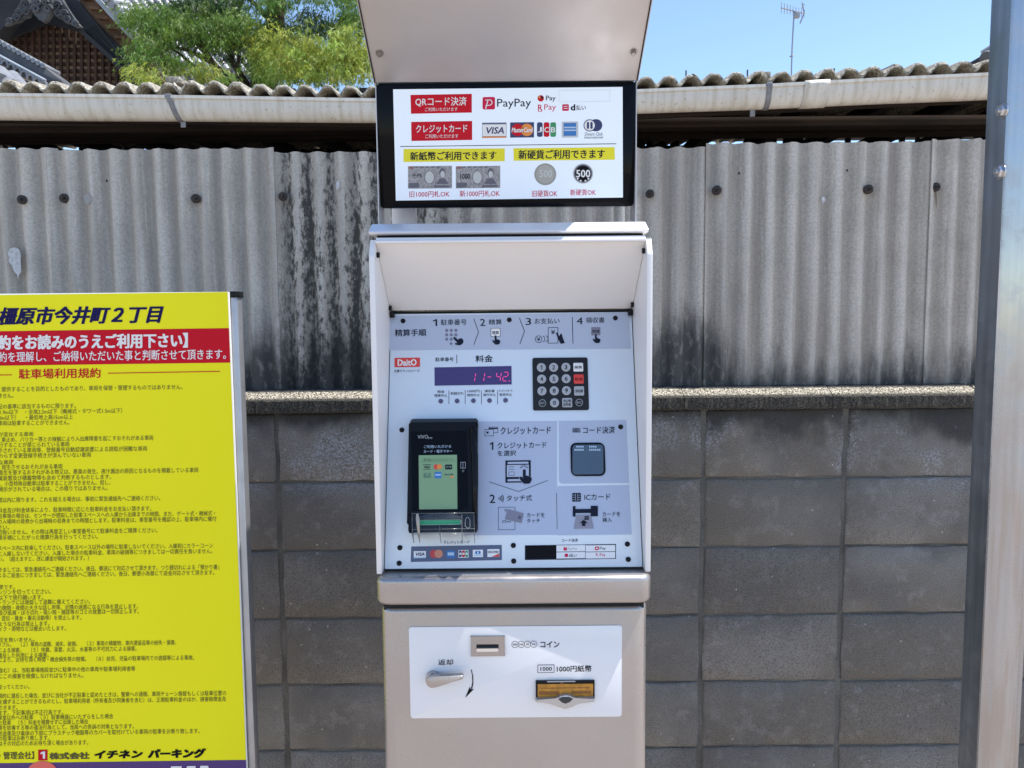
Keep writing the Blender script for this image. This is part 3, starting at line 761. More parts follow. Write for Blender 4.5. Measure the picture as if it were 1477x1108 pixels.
p = dp('payment_logo'); p.rect(811, 150.5, 820.5, 160, m_mag, 2, r=1.5).rect(813, 153, 818.6, 154, m_wht, 3).rect(813, 156, 818.6, 157, m_wht, 3).text('d', 823, 150.5, 829.8, 159.5, m_ink, .06).text('払い', 831, 151.5, 845, 159, m_ink, .02).build()
p = dp('masking_label'); p.frame(806, 130, 880, 147, .5, mat('label_edge', (.66, .68, .72)), 2).build()
p = dp('card_logo'); p.rect(695.5, 177, 730.5, 199, m_strip, 2).rect(696, 179.5, 730, 196.5, m_wht, 3).rect(696, 197, 730, 199, m_org, 3).text('VISA', 701.5, 183.5, 727, 193, m_navy, .03, .2, 4).build()
p = dp('card_logo'); p.rect(735.8, 176.5, 770.2, 198.5, m_navy, 2).disc(746.5, 187.5, 9, m_red, 3).disc(760, 187.5, 9, m_org, 3, n=24).text('MasterCard', 737.8, 184, 768.5, 191, m_wht, .03, .2, 5).build()
p = dp('card_logo')
for x, m, ch in ((774.5, m_navy, 'J'), (784.2, m_red, 'C'), (793.8, m_grn, 'B')): p.rect(x, 176.5, x + 8.2, 197.5, m, 2, r=2.5).text(ch, x + .9, 183.5, x + 7.3, 191, m_wht, .03, layer=3)
p.build()
p = dp('card_logo'); p.rect(810.3, 175.5, 834, 198.5, mat('silver_print', (.55, .58, .6), .4), 2).rect(813, 177.5, 831, 196, m_blue, 3).rect(813.5, 183, 830.5, 185, m_lblue, 4).rect(813.5, 187, 830.5, 189, m_lblue, 4).build()
p = dp('card_logo'); p.rect(850, 172, 868.8, 189.5, m_navy, 2, r=8.6).disc(850.5, 181, 8.8, m_navy, 3).disc(850.5, 181, 7.6, m_wht, 4).rect(846.5, 176, 849.6, 186, m_navy, 5, r=1.4).rect(851.6, 176, 854.8, 186, m_navy, 5, r=1.4)
p.text('Diners Club', 843.5, 191, 869, 195.8, m_ink, 0, .2).text('International', 843, 196.2, 870, 200, m_ink, 0, .2).build()
dp('rule_line').line([(577, 211.5), (889, 207.5)], 1, m_ink, 2).build()
p = dp('yellow_caption'); p.poly([(582, 215), (728, 214.2), (728, 232.6), (582, 233.8)], m_yel, 2).text('新紙幣ご利用できます', 591.5, 218.5, 716, 231, m_ink, .022, layer=3).build()
p = dp('yellow_caption'); p.poly([(740.5, 214), (886.5, 212.4), (886.8, 230.5), (741, 232)], m_yel, 2).text('新硬貨ご利用できます', 748, 216, 872.5, 229.2, m_ink, .022, layer=3).build()
for x0, x1, y0, y1, nm in ((588.5, 652, 239.5, 272, 0), (657.5, 721.5, 239.5, 271.5, 1)):
    p = dp('banknote_picture'); p.rect(x0, y0, x1, y1, m_bill1, 2)
    p.rect(x0 + 1, y0 + 1, x0 + 8, y0 + 4, mat('note_red', (.3, .12, .11)), 3).rect(x0 + 1, y1 - 8, x0 + 16, y1 - 1, m_bill3, 3, r=2)
    for k in range(5): p.rect(x0 + 9 + k * 8, y0 + 1.2, x0 + 14 + k * 8, y0 + 2.6, m_bill3, 3)
    p.rect(x1 - 26, y1 - 4.5, x1 - 4, y1 - 1.5, m_bill3, 3); cx = x0 + 31
    p.disc(cx, y0 + 16.5, 7.2, m_bill3, 3, ry=9.6).disc(cx, y0 + 16.5, 6.4, m_bill2, 4, ry=8.9)
    hx = x1 - 14; p.disc(hx, y0 + 10, 4.4, m_bill3, 3, ry=7).disc(hx + .3, y0 + 12, 3.2, m_bill2, 4, ry=4.8).poly([(hx - 9, y0 + 26), (hx - 4, y0 + 18), (hx + 4, y0 + 18), (hx + 9, y0 + 26)], m_bill3, 3)
    if nm: p.text('1000', x0 + 6.5, y0 + 11, x0 + 20.5, y0 + 19, m_ink, .01, layer=4)
    else: p.text('千円', x0 + 6, y0 + 11, x0 + 19, y0 + 17, m_ink, .01, layer=4)
    p.build()
T(sd, pm, '旧1000円札OK', 590.5, 275.5, 648.5, 284.5, m_mag, .008); T(sd, pm, '新1000円札OK', 663, 274.5, 721, 283.8, m_mag, .008)
p = dp('coin_picture'); p.disc(786.5, 251.5, 15.8, m_coin, 2, n=30).disc(786.5, 251.5, 13.4, mat('coin_light', (.42, .41, .36)), 3, n=30).text('500', 778, 245, 796.5, 256, m_bill2, .03, layer=4).build()
p = dp('coin_picture'); p.disc(841, 250.5, 14.5, m_bill3, 2, n=30).ring(841, 250.5, 14.5, 1.2, m_bill2, 3, n=30).disc(841, 250.5, 11.5, m_iblk, 3).text('500', 831, 245, 851.5, 256, m_wht, .03, layer=4)
for a in (40, 70, 110, 140): p.disc(841 + 10 * math.cos(R(a)), 251 + 10.5 * math.sin(R(a)), 1.3, m_wht, 4)
p.build()
T(sd, pm, '旧硬貨OK', 767.5, 274.5, 804, 284, m_mag, .008); T(sd, pm, '新硬貨OK', 822.5, 273, 859.5, 282, m_mag, .008)

# ---- instrument panel print and controls
c5 = lambda X, Y: (540 + X * .26405, 440 + Y * .26405)
c7 = lambda X, Y: (690 + X * .21664, 590 + Y * .21664)
c6 = lambda X, Y: (540 + X * .21669, 590 + Y * .21669)
def pp(name='panel_print', f=None): return Print(name, sp, pm, f)
pp('printed_band').raw([(561.5, 456), (907, 450.5), (910.5, 503), (559, 505.3)], [(0, 1, 2, 3)], m_pband, 1).build()
def t5(t, *b, m=m_ink, bold=.01, layer=2): return T(sp, pm, t, *b, m, bold, 0, layer, c5)
def hand(p, x, y, s, m, layer=3, tilt=0):
    """pointing hand: fingertip at x, y, height s"""
    def q(u, v):
        u, v = u * s, v * s; return (x + u * math.cos(tilt) - v * math.sin(tilt), y + u * math.sin(tilt) + v * math.cos(tilt))
    p.poly([q(-.10, .05), q(-.04, 0), q(.04, 0), q(.10, .05), q(.10, .42), q(.30, .46), q(.48, .55), q(.52, .72), q(.42, .93), q(.30, 1), q(-.02, 1), q(-.18, .86), q(-.36, .60), q(-.30, .50), q(-.20, .55), q(-.10, .64)], m, layer)
t5('精算手順', 112, 132, 284, 171, bold=.02)
t5('1', 320, 78, 343, 115); t5('駐車番号', 363, 78, 504, 110, bold=.02)
p = pp('step_pictogram', c5); md = mat('dot_print', (.18, .18, .27))
for r in range(3):
    for c in range(3): p.disc(395 + 25 * c, 139 + 24 * r, 9, md, 2, n=12)
p.disc(419, 211, 8, md, 2, n=12); hand(p, 433, 176, 58, m_ink, 3, tilt=R(-42)); p.build()
pp('chevron_mark', c5).line([(543, 75), (569, 148), (543, 217)], 3.5, m_ink).build()
t5('2', 577, 76, 606, 114); t5('精算', 625, 78, 696, 108, bold=.02)
p = pp('step_pictogram', c5); p.rect(635, 126, 689, 174, m_ink, 2, r=9).rect(637.5, 128.5, 686.5, 171.5, m_wht, 3, r=8).text('精算', 644, 142, 680, 161, m_ink, .02, layer=4); hand(p, 662, 166, 50, m_ink, 5); p.build()
pp('chevron_mark', c5).line([(792, 71), (820, 143), (794, 215)], 3.5, m_ink).build()
t5('3', 826, 71, 857, 110); t5('お支払い', 875, 72, 1012, 103, bold=.018)
p = pp('step_pictogram', c5); p.ring(897, 187, 20, 3, m_ink, 2).text('¥', 887, 177, 907, 197, m_ink, .02)
p.ring(914, 186, 19, 3, m_ink, 2, a0=-75, a1=75).ring(931, 185, 19, 3, m_ink, 2, a0=-75, a1=75)
p.frame(948, 122, 1004, 210, 3, m_ink).text('¥', 965, 136, 987, 160, m_ink, .02).poly([(992, 152), (1000, 150), (1010, 172), (1016, 158), (1024, 158), (1028, 176), (1040, 208), (1018, 212), (1004, 188)], m_ink, 4).build()
pp('divider_line', c5).line([(1081, 66), (1085, 211)], 3.5, m_ink).build()
t5('4', 1105, 68, 1138, 106); t5('領収書', 1155, 67, 1257, 98, bold=.02)
p = pp('step_pictogram', c5); p.rect(1184, 121, 1235, 166, mat('key_print', (.2, .2, .28)), 2, r=4).text('領収書', 1190, 135, 1229, 152, m_ink, .01, layer=3); hand(p, 1210, 160, 48, m_ink, 5); p.build()
p = pp('maker_logo', c5); p.rect(110, 288, 249, 339, m_redk, 2, r=4)
p.text('DaitO', 127, 296, 231, 332, m_wht, .045, layer=3).build()
t5('大都テクノロジーズ', 107, 352, 247, 368, bold=.01)
t5('駐車番号', 333, 286, 433, 308, bold=.02); pp('divider_line', c5).line([(450, 271), (450, 319)], 3, m_ink).build(); t5('料金', 552, 274, 647, 312, bold=.022)
p = pp('number_display', c5); p.raw([(328, 341), (749, 333), (750, 434), (329, 441)], [(0, 1, 2, 3)], m_led, 2)
def seg7(p, x, y, wd, ht, on, th=4, sl=8):
    A = {'a': ((0, 0), (1, 0)), 'g': ((0, .5), (1, .5)), 'd': ((0, 1), (1, 1)), 'f': ((0, 0), (0, .5)), 'b': ((1, 0), (1, .5)), 'e': ((0, .5), (0, 1)), 'c': ((1, .5), (1, 1))}
    for k in on:
        (a, b), (c, d) = A[k]; e = .07
        if a == c: b += e; d -= e
        else: a += .1; c -= .1
        p.line([(x + a * wd + sl * (1 - b), y + b * ht), (x + c * wd + sl * (1 - d), y + d * ht)], th, m_seg, 4)
for x, y, on in ((536, 371, 'bc'), (586, 370, 'bc'), (612, 369, 'g'), (662, 368, 'fbgc'), (700, 367, 'abged')): seg7(p, x - (14 if on == 'bc' else 0), y, 24, 48, on)
p.disc(737, 415, 3.4, m_seg, 4); p.build()
for i, (x, a, b) in enumerate(((363, '現金', '精算中止'), (452, None, '釣銭切れ'), (541, '1000円', '使用中止'), (629, '領収書', '発行中止'), (717, 'クレジットカード', '使用中止'))):
    q = -i * 1.2; wd = 20 if a == '現金' else 37 if a and 'ク' in a else 33 if i == 2 else 28
    if a: t5(a, x - wd, 466 + q, x + wd, 481 + q, bold=.012); t5(b, x - 35, 487 + q, x + 35, 502 + q, bold=.014)
    else: t5(b, x - 36, 476 + q, x + 36, 492 + q, bold=.014)
    c = sp.pt(*c5(x, 526 + q), 0); tube('indicator_lamp', [c - PN * .001, c + PN * .0012], .0038, m_lamp, pm, n=16)
for x in (407, 496, 585, 673): pp('divider_line', c5).line([(x, 466), (x, 541)], 2.5, m_ink).build()
# keypad
kf = c5
def kslab(name, X0_, Y0_, X1_, Y1_, r, th, mt, parent, off=0, f=c5, bev=.0006, n=5):
    """raised rounded plate on the instrument panel"""
    a = sp.pt(*f(X0_, Y0_), off); b = sp.pt(*f(X1_, Y0_), off); c = sp.pt(*f(X0_, Y1_), off)
    e = sp.pt(*f(X1_, Y1_), off); x0 = (a.x + c.x) / 2; x1 = (b.x + e.x) / 2; V = vv.normalized()
    top = ((a + b) / 2 - PB).dot(V); bot = ((c + e) / 2 - PB).dot(V); base = Vector((0, PB.y, PB.z)) + PN * off; pts = []
    for cx, cl, a0 in ((x1 - r, top - r, 0), (x0 + r, top - r, 90), (x0 + r, bot + r, 180), (x1 - r, bot + r, 270)):
        for k in range(n + 1):
            t = R(a0 + 90 * k / n); pts.append(base + V * (cl + r * math.sin(t)) + Vector((cx + r * math.cos(t), 0, 0)))
    return prism(name, pts, PN * th, mt, parent, bev=bev)
kp = kslab('keypad', 865, 289, 1168, 576, .003, .002, m_dkeys, pm)
KT = .0021
def key_disc(X, Y, mt, txt):
    c = sp.pt(*c5(X, Y), KT); bm = bmesh.new(); tube_bm(bm, [c - PN * .0003, c + PN * .0008, c + PN * .0013], [.0074, .0074, .0068], 24)
    bmobj('key', bm, mt, kp, smooth=True, angle=40)
    p = Print('key_numeral', sp, kp, c5); ly = int(.0036 / L1) + 1
    w_ = 5 if txt == '1' else 8; p.text(txt, X - w_, Y - 12, X + w_, Y + 11, m_iblk, .015, layer=ly); p.build()
ks = iter('123456789')
for r, Y in enumerate((342, 405, 470)):
    for c, X in enumerate((912, 979, 1046)): key_disc(X + 1.6 * r, Y - c * 1, m_grey, next(ks))
key_disc(984, 535, m_grey, '0')
def key_rect(X0_, Y0_, X1_, Y1_, mt, lines, tm):
    kslab('key', X0_, Y0_, X1_, Y1_, .0014, .0012, mt, kp, KT, bev=.0004); n = len(lines); h = (Y1_ - Y0_ - 10) / max(n, 2)
    p = Print('key_caption', sp, kp, c5); ly = int(.0036 / L1) + 1; ym = (Y0_ + Y1_) / 2
    for i, t in enumerate(lines):
        yc = ym + (i - (n - 1) / 2) * h; p.text(t, X0_ + 6, yc - h * .42, X1_ - 6, yc + h * .42, tm, .012, layer=ly)
    p.build()
key_rect(1087, 317, 1140, 364, m_wkey, ['精算'], m_iblk); key_rect(1089, 380, 1143, 430, m_redk, ['取消'], m_iblk)
key_rect(1091, 445, 1145, 495, m_grey, ['領収書'], m_iblk); key_rect(1026, 509, 1080, 559, m_grey, ['利用', '証明書'], m_iblk)
for X, Y, t in ((918, 536, 'SET'), (1119, 533, 'ESC')):
    ly = int(.0022 / L1) + 1; p = Print('key_outline', sp, kp, c5); p.ring(X, Y, 20, 2.5, m_grey, ly).text(t, X - 13, Y - 6, X + 13, Y + 6, m_grey, .01, layer=ly); p.build()
# lower printed field
pp('printed_field', c7).rect(-100, 82, 524, 840, m_pband, 1, sl=.006).build()
pp('printed_field', c7).poly([(535, 80), (985, 73), (1004, 492), (560, 498), (545, 492), (537, 478)], m_pband, 1).build()
pp('printed_field', c7).poly([(524, 516), (560, 513), (1004, 507), (1022, 836), (524, 842)], m_pband, 1).build()
def t7(t, *b, m=m_ink, bold=.012, layer=3): return T(sp, pm, t, *b, m, bold, 0, layer, c7)
p = pp('card_pictogram', c7); p.frame(68, 120, 131, 160, 3, m_ink).rect(68, 126, 131, 134, m_ink).rect(42, 136, 102, 180, m_ink, 3).rect(45, 139, 99, 177, m_pband, 4).rect(54, 150, 68, 164, m_ink, 5).build()
t7('クレジットカード', 148, 119, 482, 168, bold=.01)
t7('1', 77, 221, 100, 272); t7('クレジットカード', 127, 221, 453, 263, bold=.008); t7('を選択', 127, 276, 251, 313, bold=.014)
p = pp('screen_pictogram', c7); p.rect(180, 342, 349, 490, m_ink, 3).rect(190, 372, 336, 452, m_pband, 4).rect(194, 352, 334, 365, m_pband, 4, r=5).rect(194, 467, 300, 481, m_pband, 4, r=5)
p.line([(202, 386), (238, 385)], 3, m_ink, 5).line([(202, 402), (238, 401)], 3, m_ink, 5).frame(202, 418, 240, 445, 2.5, m_ink, 5)
for a in (-150, -120, -90, -60, -30): p.line([(304 + 18 * math.cos(R(a)), 402 + 18 * math.sin(R(a))), (304 + 31 * math.cos(R(a)), 402 + 31 * math.sin(R(a)))], 5, m_ink, 6)
hand(p, 305, 398, 102, m_pband, 6); hand(p, 306, 402, 96, m_ink, 7); p.build()
pp('chevron_mark', c7).line([(72, 485), (268, 550), (462, 476)], 3, m_ink, 3).build()
t7('2', 75, 570, 112, 626)
p = pp('wave_mark', c7)
for r in (12, 22, 32, 42): p.ring(128, 596, r, 4.5, m_ink, 3, a0=-38, a1=38)
p.build(); t7('タッチ式', 188, 573, 357, 613, bold=.012)
p = pp('touch_pictogram', c7); p.frame(132, 653, 245, 805, 2.5, m_ink, 3).ring(182, 674, 8, 2.5, m_ink, 3).frame(160, 742, 184, 756, 2.5, m_ink, 3).text('card', 186, 742, 216, 756, m_ink, layer=3)
p.poly([(195, 667), (303, 695), (288, 760), (178, 734)], mat('card_print', (.22, .22, .29)), 5)
for r in (9, 16, 23): p.ring(258, 722, r, 3, m_ink, 6, a0=-35, a1=38)
p.build(); t7('カードを', 322, 691, 441, 722, bold=.008); t7('タッチ', 322, 730, 411, 758, bold=.008)
pp('divider_line', c7).line([(520, 560), (525, 800)], 2.5, m_ink, 3).build()
p = pp('barcode_mark', c7); rb = random.Random(5); x = 628
while x < 676:
    q = rb.choice((2, 3, 4)); p.rect(x, 126, x + q, 157, m_ink, 3, sl=0); x += q + rb.choice((2, 3))
p.build(); t7('コード決済', 697, 117, 909, 164, bold=.01)
sw = kslab('scanner_window', 614, 225, 844, 448, .009, .0016, m_black, pm, f=c7)
ly = int(.0017 / L1) + 1
Print('window_glass', sp, sw, c7).rect(627, 238, 832, 435, m_window, ly, r=22).build()
p = Print('window_caption', sp, sw, c7)
for Y in (251, 272):
    for a, b in ((640 if Y > 260 else 652, 710), (738, 812 if Y > 260 else 798)):
        x = a
        while x < b - 8: p.rect(x, Y - 6, x + 9, Y + 6, m_lblue, ly + 1, sl=0); x += 13
p.build()
p = pp('chip_pictogram', c7); p.rect(624, 559, 683, 617, m_ink, 3, r=8)
for y in (573, 588, 603): p.rect(626, y - 1, 643, y + 1.5, m_pband, 4).rect(665, y - 1, 681, y + 1.5, m_pband, 4)
p.rect(646, 563, 648.5, 613, m_pband, 4, sl=0).rect(660, 563, 662.5, 613, m_pband, 4, sl=0).build()
t7('ICカード', 706, 566, 879, 606, bold=.01)
p = pp('insert_pictogram', c7); p.poly([(652, 706), (750, 703), (769, 796), (636, 798)], mat('card_print_grey', (.27, .27, .34)), 4)
p.rect(629, 647, 647, 717, m_ink, 5, sl=0).rect(640, 666, 752, 693, m_ink, 5).rect(748, 645, 796, 715, m_ink, 5)
p.rect(706, 714, 736, 738, m_ink, 6).line([(706, 726), (736, 725)], 1.5, m_pband, 7).poly([(701, 737), (728, 760), (713, 760), (713, 779), (690, 779), (690, 760), (675, 761)], m_ink, 6).build()
t7('カードを', 826, 684, 945, 716, bold=.008); t7('挿入', 826, 724, 889, 754, bold=.014)
t7('コード決済', 555, 864, 663, 886, bold=.012)
p = pp('code_label', c7); p.rect(310, 904, 916, 1002, m_ink, 2).rect(320, 909, 517, 995, m_iblk, 4)
for a, b in ((520, 711), (714, 911)):
    for c, d in ((907, 949), (953, 995)): p.rect(a, c, b, d, m_wht, 3)
p.rect(567, 920, 590, 942, m_mag, 4, r=4).line([(573, 925), (586, 925)], 2.5, m_wht, 5).text('PayPay', 596, 922, 658, 942, m_grey, layer=4)
p.rect(776, 916, 802, 940, m_mag, 4, r=6).disc(789, 928, 6, m_wht, 5).text('Pay', 808, 918, 849, 941, m_ink, layer=4)
p.rect(575, 964, 597, 985, m_mag, 4, r=4).text('d払い', 603, 963, 656, 986, m_ink, .01, layer=4)
p.text('R Pay', 783, 960, 846, 986, m_mag, layer=4).build()
for f, pts in ((c5, ((157, 88), (737, 82), (1316, 72))), (c7, ((947, 120), (233, 909), (235, 1013), (992, 900), (998, 1002))), (c6, ((183, 140), (170, 924), (165, 1027)))):
    for X, Y in pts:
        c = sp.pt(*f(X, Y), 0); bm = bmesh.new(); tube_bm(bm, [c - PN * .001, c + PN * .0012, c + PN * .0021], [.0040, .0040, .0030], 16); bmobj('panel_screw', bm, m_screw, pm, smooth=True, angle=60)
T(sp, pm, 'クレジットカード', 460, 877, 633, 899, m_ink, .012, f=c6)
p = pp('card_logo_strip', c6); p.poly([(245, 916), (848, 905), (849, 1006), (242, 1019)], m_strip, 2)
p.rect(262, 946, 343, 993, m_wht, 3).rect(262, 985, 343, 993, m_lblue, 4).text('VISA', 275, 956, 334, 978, m_navy, .04, .2, 5)
p.disc(397, 965, 28, mat('dim_red', (.55, .06, .07)), 3).disc(428, 964, 28, mat('dim_orange', (.62, .25, .16)), 4)
p.rect(482, 943, 536, 990, m_blue, 3).rect(488, 955, 530, 975, m_lblue, 4)
p.rect(559, 939, 627, 990, m_wht, 3, r=6)
for k, m in enumerate((m_navy, m_red, m_grn)): p.rect(563 + 21 * k, 943, 581 + 21 * k, 986, m, 4, r=5).rect(566 + 21 * k, 957, 578 + 21 * k, 971, m_wht, 5)
p.rect(655, 937, 723, 986, m_wht, 3).rect(670, 945, 708, 966, m_blue, 4, r=10).rect(685, 948, 693, 963, m_wht, 5).rect(662, 970, 716, 978, m_lblue, 4)
p.rect(752, 933, 832, 985, m_wht, 3).text('DISCOVER', 756, 945, 827, 960, m_ink, .02, layer=4).poly([(780, 984), (831, 962), (831, 984)], m_redk, 4).build()

# ---- card reader
c8 = lambda X, Y: (560 + X * .18059, 590 + Y * .18059)
rd = kslab('card_reader', 180, 92, 719, 985, .004, .018, m_rdark, pm, f=c8, bev=.002)
FR = .030   # thickness of the reader to its glossy face
a_ = kslab('reader_face', 176, 128, 716, 925, .004, .0285, m_black, rd, f=c8, bev=.004)
# prints are laid on the reader's own glossy face
sr = Surf(sp.P + PN * .0287, PN, .0143)
def rp(name, lab=None): return Print(name, sr, rd, c8)
rp('gloss_window').raw([(183, 182), (628, 175), (640, 780), (590, 812), (190, 815)], [(0, 1, 2, 3, 4)], m_bgloss, 0.4).build()
p = rp('reader_caption'); p.text('VIVO', 235, 208, 318, 237, m_grey, 0, 0, 2).text('pay', 318, 226, 354, 240, m_grey, 0, 0, 2).build()
rp('reader_caption').text('ご利用いただける', 286, 288, 502, 312, m_lblue, .004, layer=2).build()
rp('reader_caption').text('カード・電子マネー', 283, 327, 512, 350, m_lblue, .004, layer=2).build()
p = rp('reader_screen'); p.raw([(243, 370), (549, 366), (552, 799), (247, 802)], [(0, 1, 2, 3)], m_lcd, 1.4)
gd = mat('lcd_ink', (.04, .10, .05)); p.text('取り扱いクレジットカード', 282, 394, 508, 412, gd, .004, layer=3)
p.line([(258, 419), (538, 415)], 2, gd, 3).text('VISA', 285, 455, 333, 475, m_ink, .04, .2, 3).line([(276, 446), (340, 445)], 4, m_ink, 3).line([(276, 484), (340, 483)], 4, gd, 3)
p.disc(383, 462, 20, m_redk, 3).disc(408, 461, 20, m_org, 4).rect(454, 444, 510, 483, m_ink, 3, r=5).text('JCB', 458, 455, 506, 472, m_lcd, .03, layer=4)
p.rect(282, 512, 338, 550, mat('lcd_teal', (.10, .22, .14)), 3).disc(312, 523, 9, m_lcd, 4).rect(371, 504, 424, 553, m_blue, 3).rect(376, 520, 420, 532, m_lblue, 4)
p.text('DISCOVER', 448, 518, 520, 530, m_ink, .03, layer=3).poly([(478, 548), (521, 530), (521, 548)], m_org, 3).build()
p = rp('chip_outline'); p.frame(578, 424, 618, 474, 3, m_grey, 2).line([(597, 424), (597, 470)], 3, m_grey, 2).poly([(586, 492), (598, 484), (610, 492), (598, 508)], mat('dim_mark', (.1, .1, .1)), 2).build()
# raised right-hand rib with a curved face catching the light
bm = bmesh.new(); pts = [sp.pt(*c8(x, y), .0285) for x, y in ((662, 150), (678, 250), (690, 380), (694, 600), (690, 900))]
tube_bm(bm, pts, [.0035, .0055, .0055, .005, .003], 12); bmobj('reader_rib', bm, m_black, rd, smooth=True)
# green card slot mouth
mb = kslab('slot_mouth', 186, 842, 712, 990, .003, .034, m_black, rd, f=c8, bev=.003)
s2 = Surf(sp.P + PN * .0343, PN, .0143)
p = Print('slot_light', s2, rd, c8); p.rect(248, 884, 582, 926, m_grey, 1, r=12).rect(253, 889, 577, 922, m_glow, 2, r=10).rect(262, 897, 568, 904, mat('green_glint', (.05, .4, .2), .3), 3).build()
p = Print('slot_outline', s2, rd, c8); p.line([(617, 880), (632, 862), (652, 880), (653, 940), (636, 955), (614, 936), (617, 880)], 3, m_grey, 1).build()
prism('slot_bridge', [sp.pt(*c8(x, y), .034) for x, y in ((250, 862), (330, 838), (430, 828), (520, 840), (585, 862), (585, 880), (250, 884))], PN * .004, m_rdark, rd, bev=.001)
# clear rain shield with ribs
shd = []
fa = [sp.pt(*c8(x, y), .046) for x, y in ((184, 834), (690, 830), (692, 1010), (188, 1014))]
sho = prism('clear_shield', fa, -PN * .0014, m_clear, rd)
m_rib = mat('shield_edge', (.16, .165, .165), rough=.15, spec=.8)
bm = bmesh.new()
for pts in (((184, 834), (690, 830)), ((188, 962), (692, 956)), ((186, 1000), (692, 995))): tube_bm(bm, [sp.pt(*c8(x, y), .0465) for x, y in pts], .00035, 6)
bmobj('shield_edge', bm, m_rib, rd, smooth=True)
for x0, x1 in ((188, 202), (236, 250), (408, 420), (585, 590), (682, 688)):
    y0 = 840 if x0 not in (408,) else 935
    prism('shield_rib', [sp.pt(*c8(x0, y0), .046), sp.pt(*c8(x0 + 2, 1010), .046), sp.pt(*c8(x1, 1072), .030), sp.pt(*c8(x1 - 3, 1040), .012), sp.pt(*c8(x0, 1000), .012)], (.0010, 0, 0), m_rib, rd)
# the lens-like corner post on the shield
tube('shield_post', [sp.pt(*c8(232, 838), .047), sp.pt(*c8(236, 880), .047), sp.pt(*c8(244, 985), .047), sp.pt(*c8(248, 1050), .035)], [.0018, .0030, .0020, .0006], mat('shield_post', (.36, .33, .28), rough=.12, spec=.9), rd, n=10)

# ---- lower white plate, coin slot, lever, note slot
sb = Surf((0, YF + .0055, 0), (0, -1, 0), .0115)
c9 = lambda X, Y: (530 + X * .29113, 800 + Y * .29113)
def fslab(name, X0_, Y0_, X1_, Y1_, r, th, mt, parent, off=0, bev=.0006, n=6):
    a = sb.pt(*c9((X0_ + X1_) / 2, Y0_)); c = sb.pt(*c9((X0_ + X1_) / 2, Y1_)); x0 = sb.pt(*c9(X0_, (Y0_ + Y1_) / 2)).x; x1 = sb.pt(*c9(X1_, (Y0_ + Y1_) / 2)).x
    y = sb.P.y - off; pts = []
    for cx, cz, a0 in ((x1 - r, a.z - r, 0), (x0 + r, a.z - r, 90), (x0 + r, c.z + r, 180), (x1 - r, c.z + r, 270)):
        for k in range(n + 1):
            t = R(a0 + 90 * k / n); pts.append((cx + r * math.cos(t), y, cz + r * math.sin(t)))
    return prism(name, pts, (0, -th, 0), mt, parent, bev=bev)
pl = fslab('white_plate', 210, 354, 1260, 805, .004, .0022, m_plate, pm, -.001)
sq = Surf((0, sb.P.y - .0014, 0), (0, -1, 0), .0115)
def qp(name): return Print(name, sq, pl, c9)
cp = fslab('coin_slot_plate', 513, 399, 680, 497, .0006, .004, m_silver, pm, .0012, bev=.0008)
fslab('slot_opening', 541, 438, 650, 452, .0003, .0004, m_glass_cav, cp, .0052, bev=0)
fslab('slot_lip', 541, 453, 650, 469, .001, .004, mat('slot_chrome', (.7, .72, .76), .2, metal=1), cp, .0052, bev=.001)
p = qp('coin_pictogram')
for k, (X, t) in enumerate(((731, '500'), (762, '100'), (793, '50'), (824, '10'))):
    p.ring(X, 446 - k * .4, 17, 2, m_iblk, 2 + k).text(t, X - (10 if len(t) == 3 else 7), 441 - k * .4, X + (10 if len(t) == 3 else 7), 451 - k * .4, m_iblk, .02, layer=2)
p.build(); qp('lettering').text('コイン', 857, 430, 951, 461, m_iblk, .02).build()
qp('lettering').text('返却', 350, 520, 424, 548, m_iblk, .02).build()
p = qp('arrow_mark'); pts = [(514, 570), (521, 600), (522, 635), (516, 665), (504, 690)]
p.line(pts[:2], 4, m_iblk).line(pts[1:3], 5, m_iblk).line(pts[2:4], 6, m_iblk).poly([(484, 711), (527, 667), (512, 668), (507, 655)], m_iblk, 3).build()
p = qp('note_pictogram'); p.rect(843, 546, 926, 586, m_iblk, 2, r=2).rect(845.5, 548.5, 923.5, 583.5, m_plate, 3).text('1000', 857, 557, 914, 576, m_iblk, .02, layer=4).build()
qp('lettering').text('1000円紙幣', 938, 550, 1111, 582, m_iblk, .014).build()
lev = fslab('lever_pivot', 292, 572, 356, 640, .009, .010, m_silver, pm, .0012, bev=.001)
pts = [(322, 590), (340, 590), (476, 582), (478, 600), (400, 622), (345, 642), (318, 646), (300, 634), (296, 612), (304, 594)]
prism('return_lever', [sb.pt(*c9(x, y), .011) + Vector((0, 0, 0)) for x, y in pts], (0, -.012, 0), m_silver, pm, bev=.0022, seg=3)
nf = fslab('note_slot_frame', 834, 619, 1124, 720, .0008, .004, m_screw, pm, .0012, bev=.0006)
fslab('amber_shutter', 843, 632, 1116, 704, .0005, .001, m_amber, nf, .0052, bev=.0003)
p = Print('shutter_detail', Surf((0, sb.P.y - .0064, 0), (0, -1, 0), .0115), nf, c9)
p.rect(860, 660, 1100, 663, m_amberd, 1).rect(850, 678, 950, 694, m_amberd, 1).rect(1010, 676, 1108, 690, m_amberd, 1).poly([(955, 634), (972, 634), (963, 646)], m_amberd, 2).rect(890, 626, 1030, 632, m_grey, 2).build()
m_lip = mat('slot_lip_grey', (.5, .5, .5), .3, metal=.6)
prism('note_slot_lip', [sb.pt(*c9(x, y), .005) for x, y in ((836, 704), (930, 704), (952, 690), (982, 684), (1008, 690), (1030, 702), (1122, 700), (1123, 717), (1050, 722), (1012, 744), (980, 754), (948, 744), (905, 724), (836, 720))], (0, -.008, 0), m_lip, nf, bev=.0012)
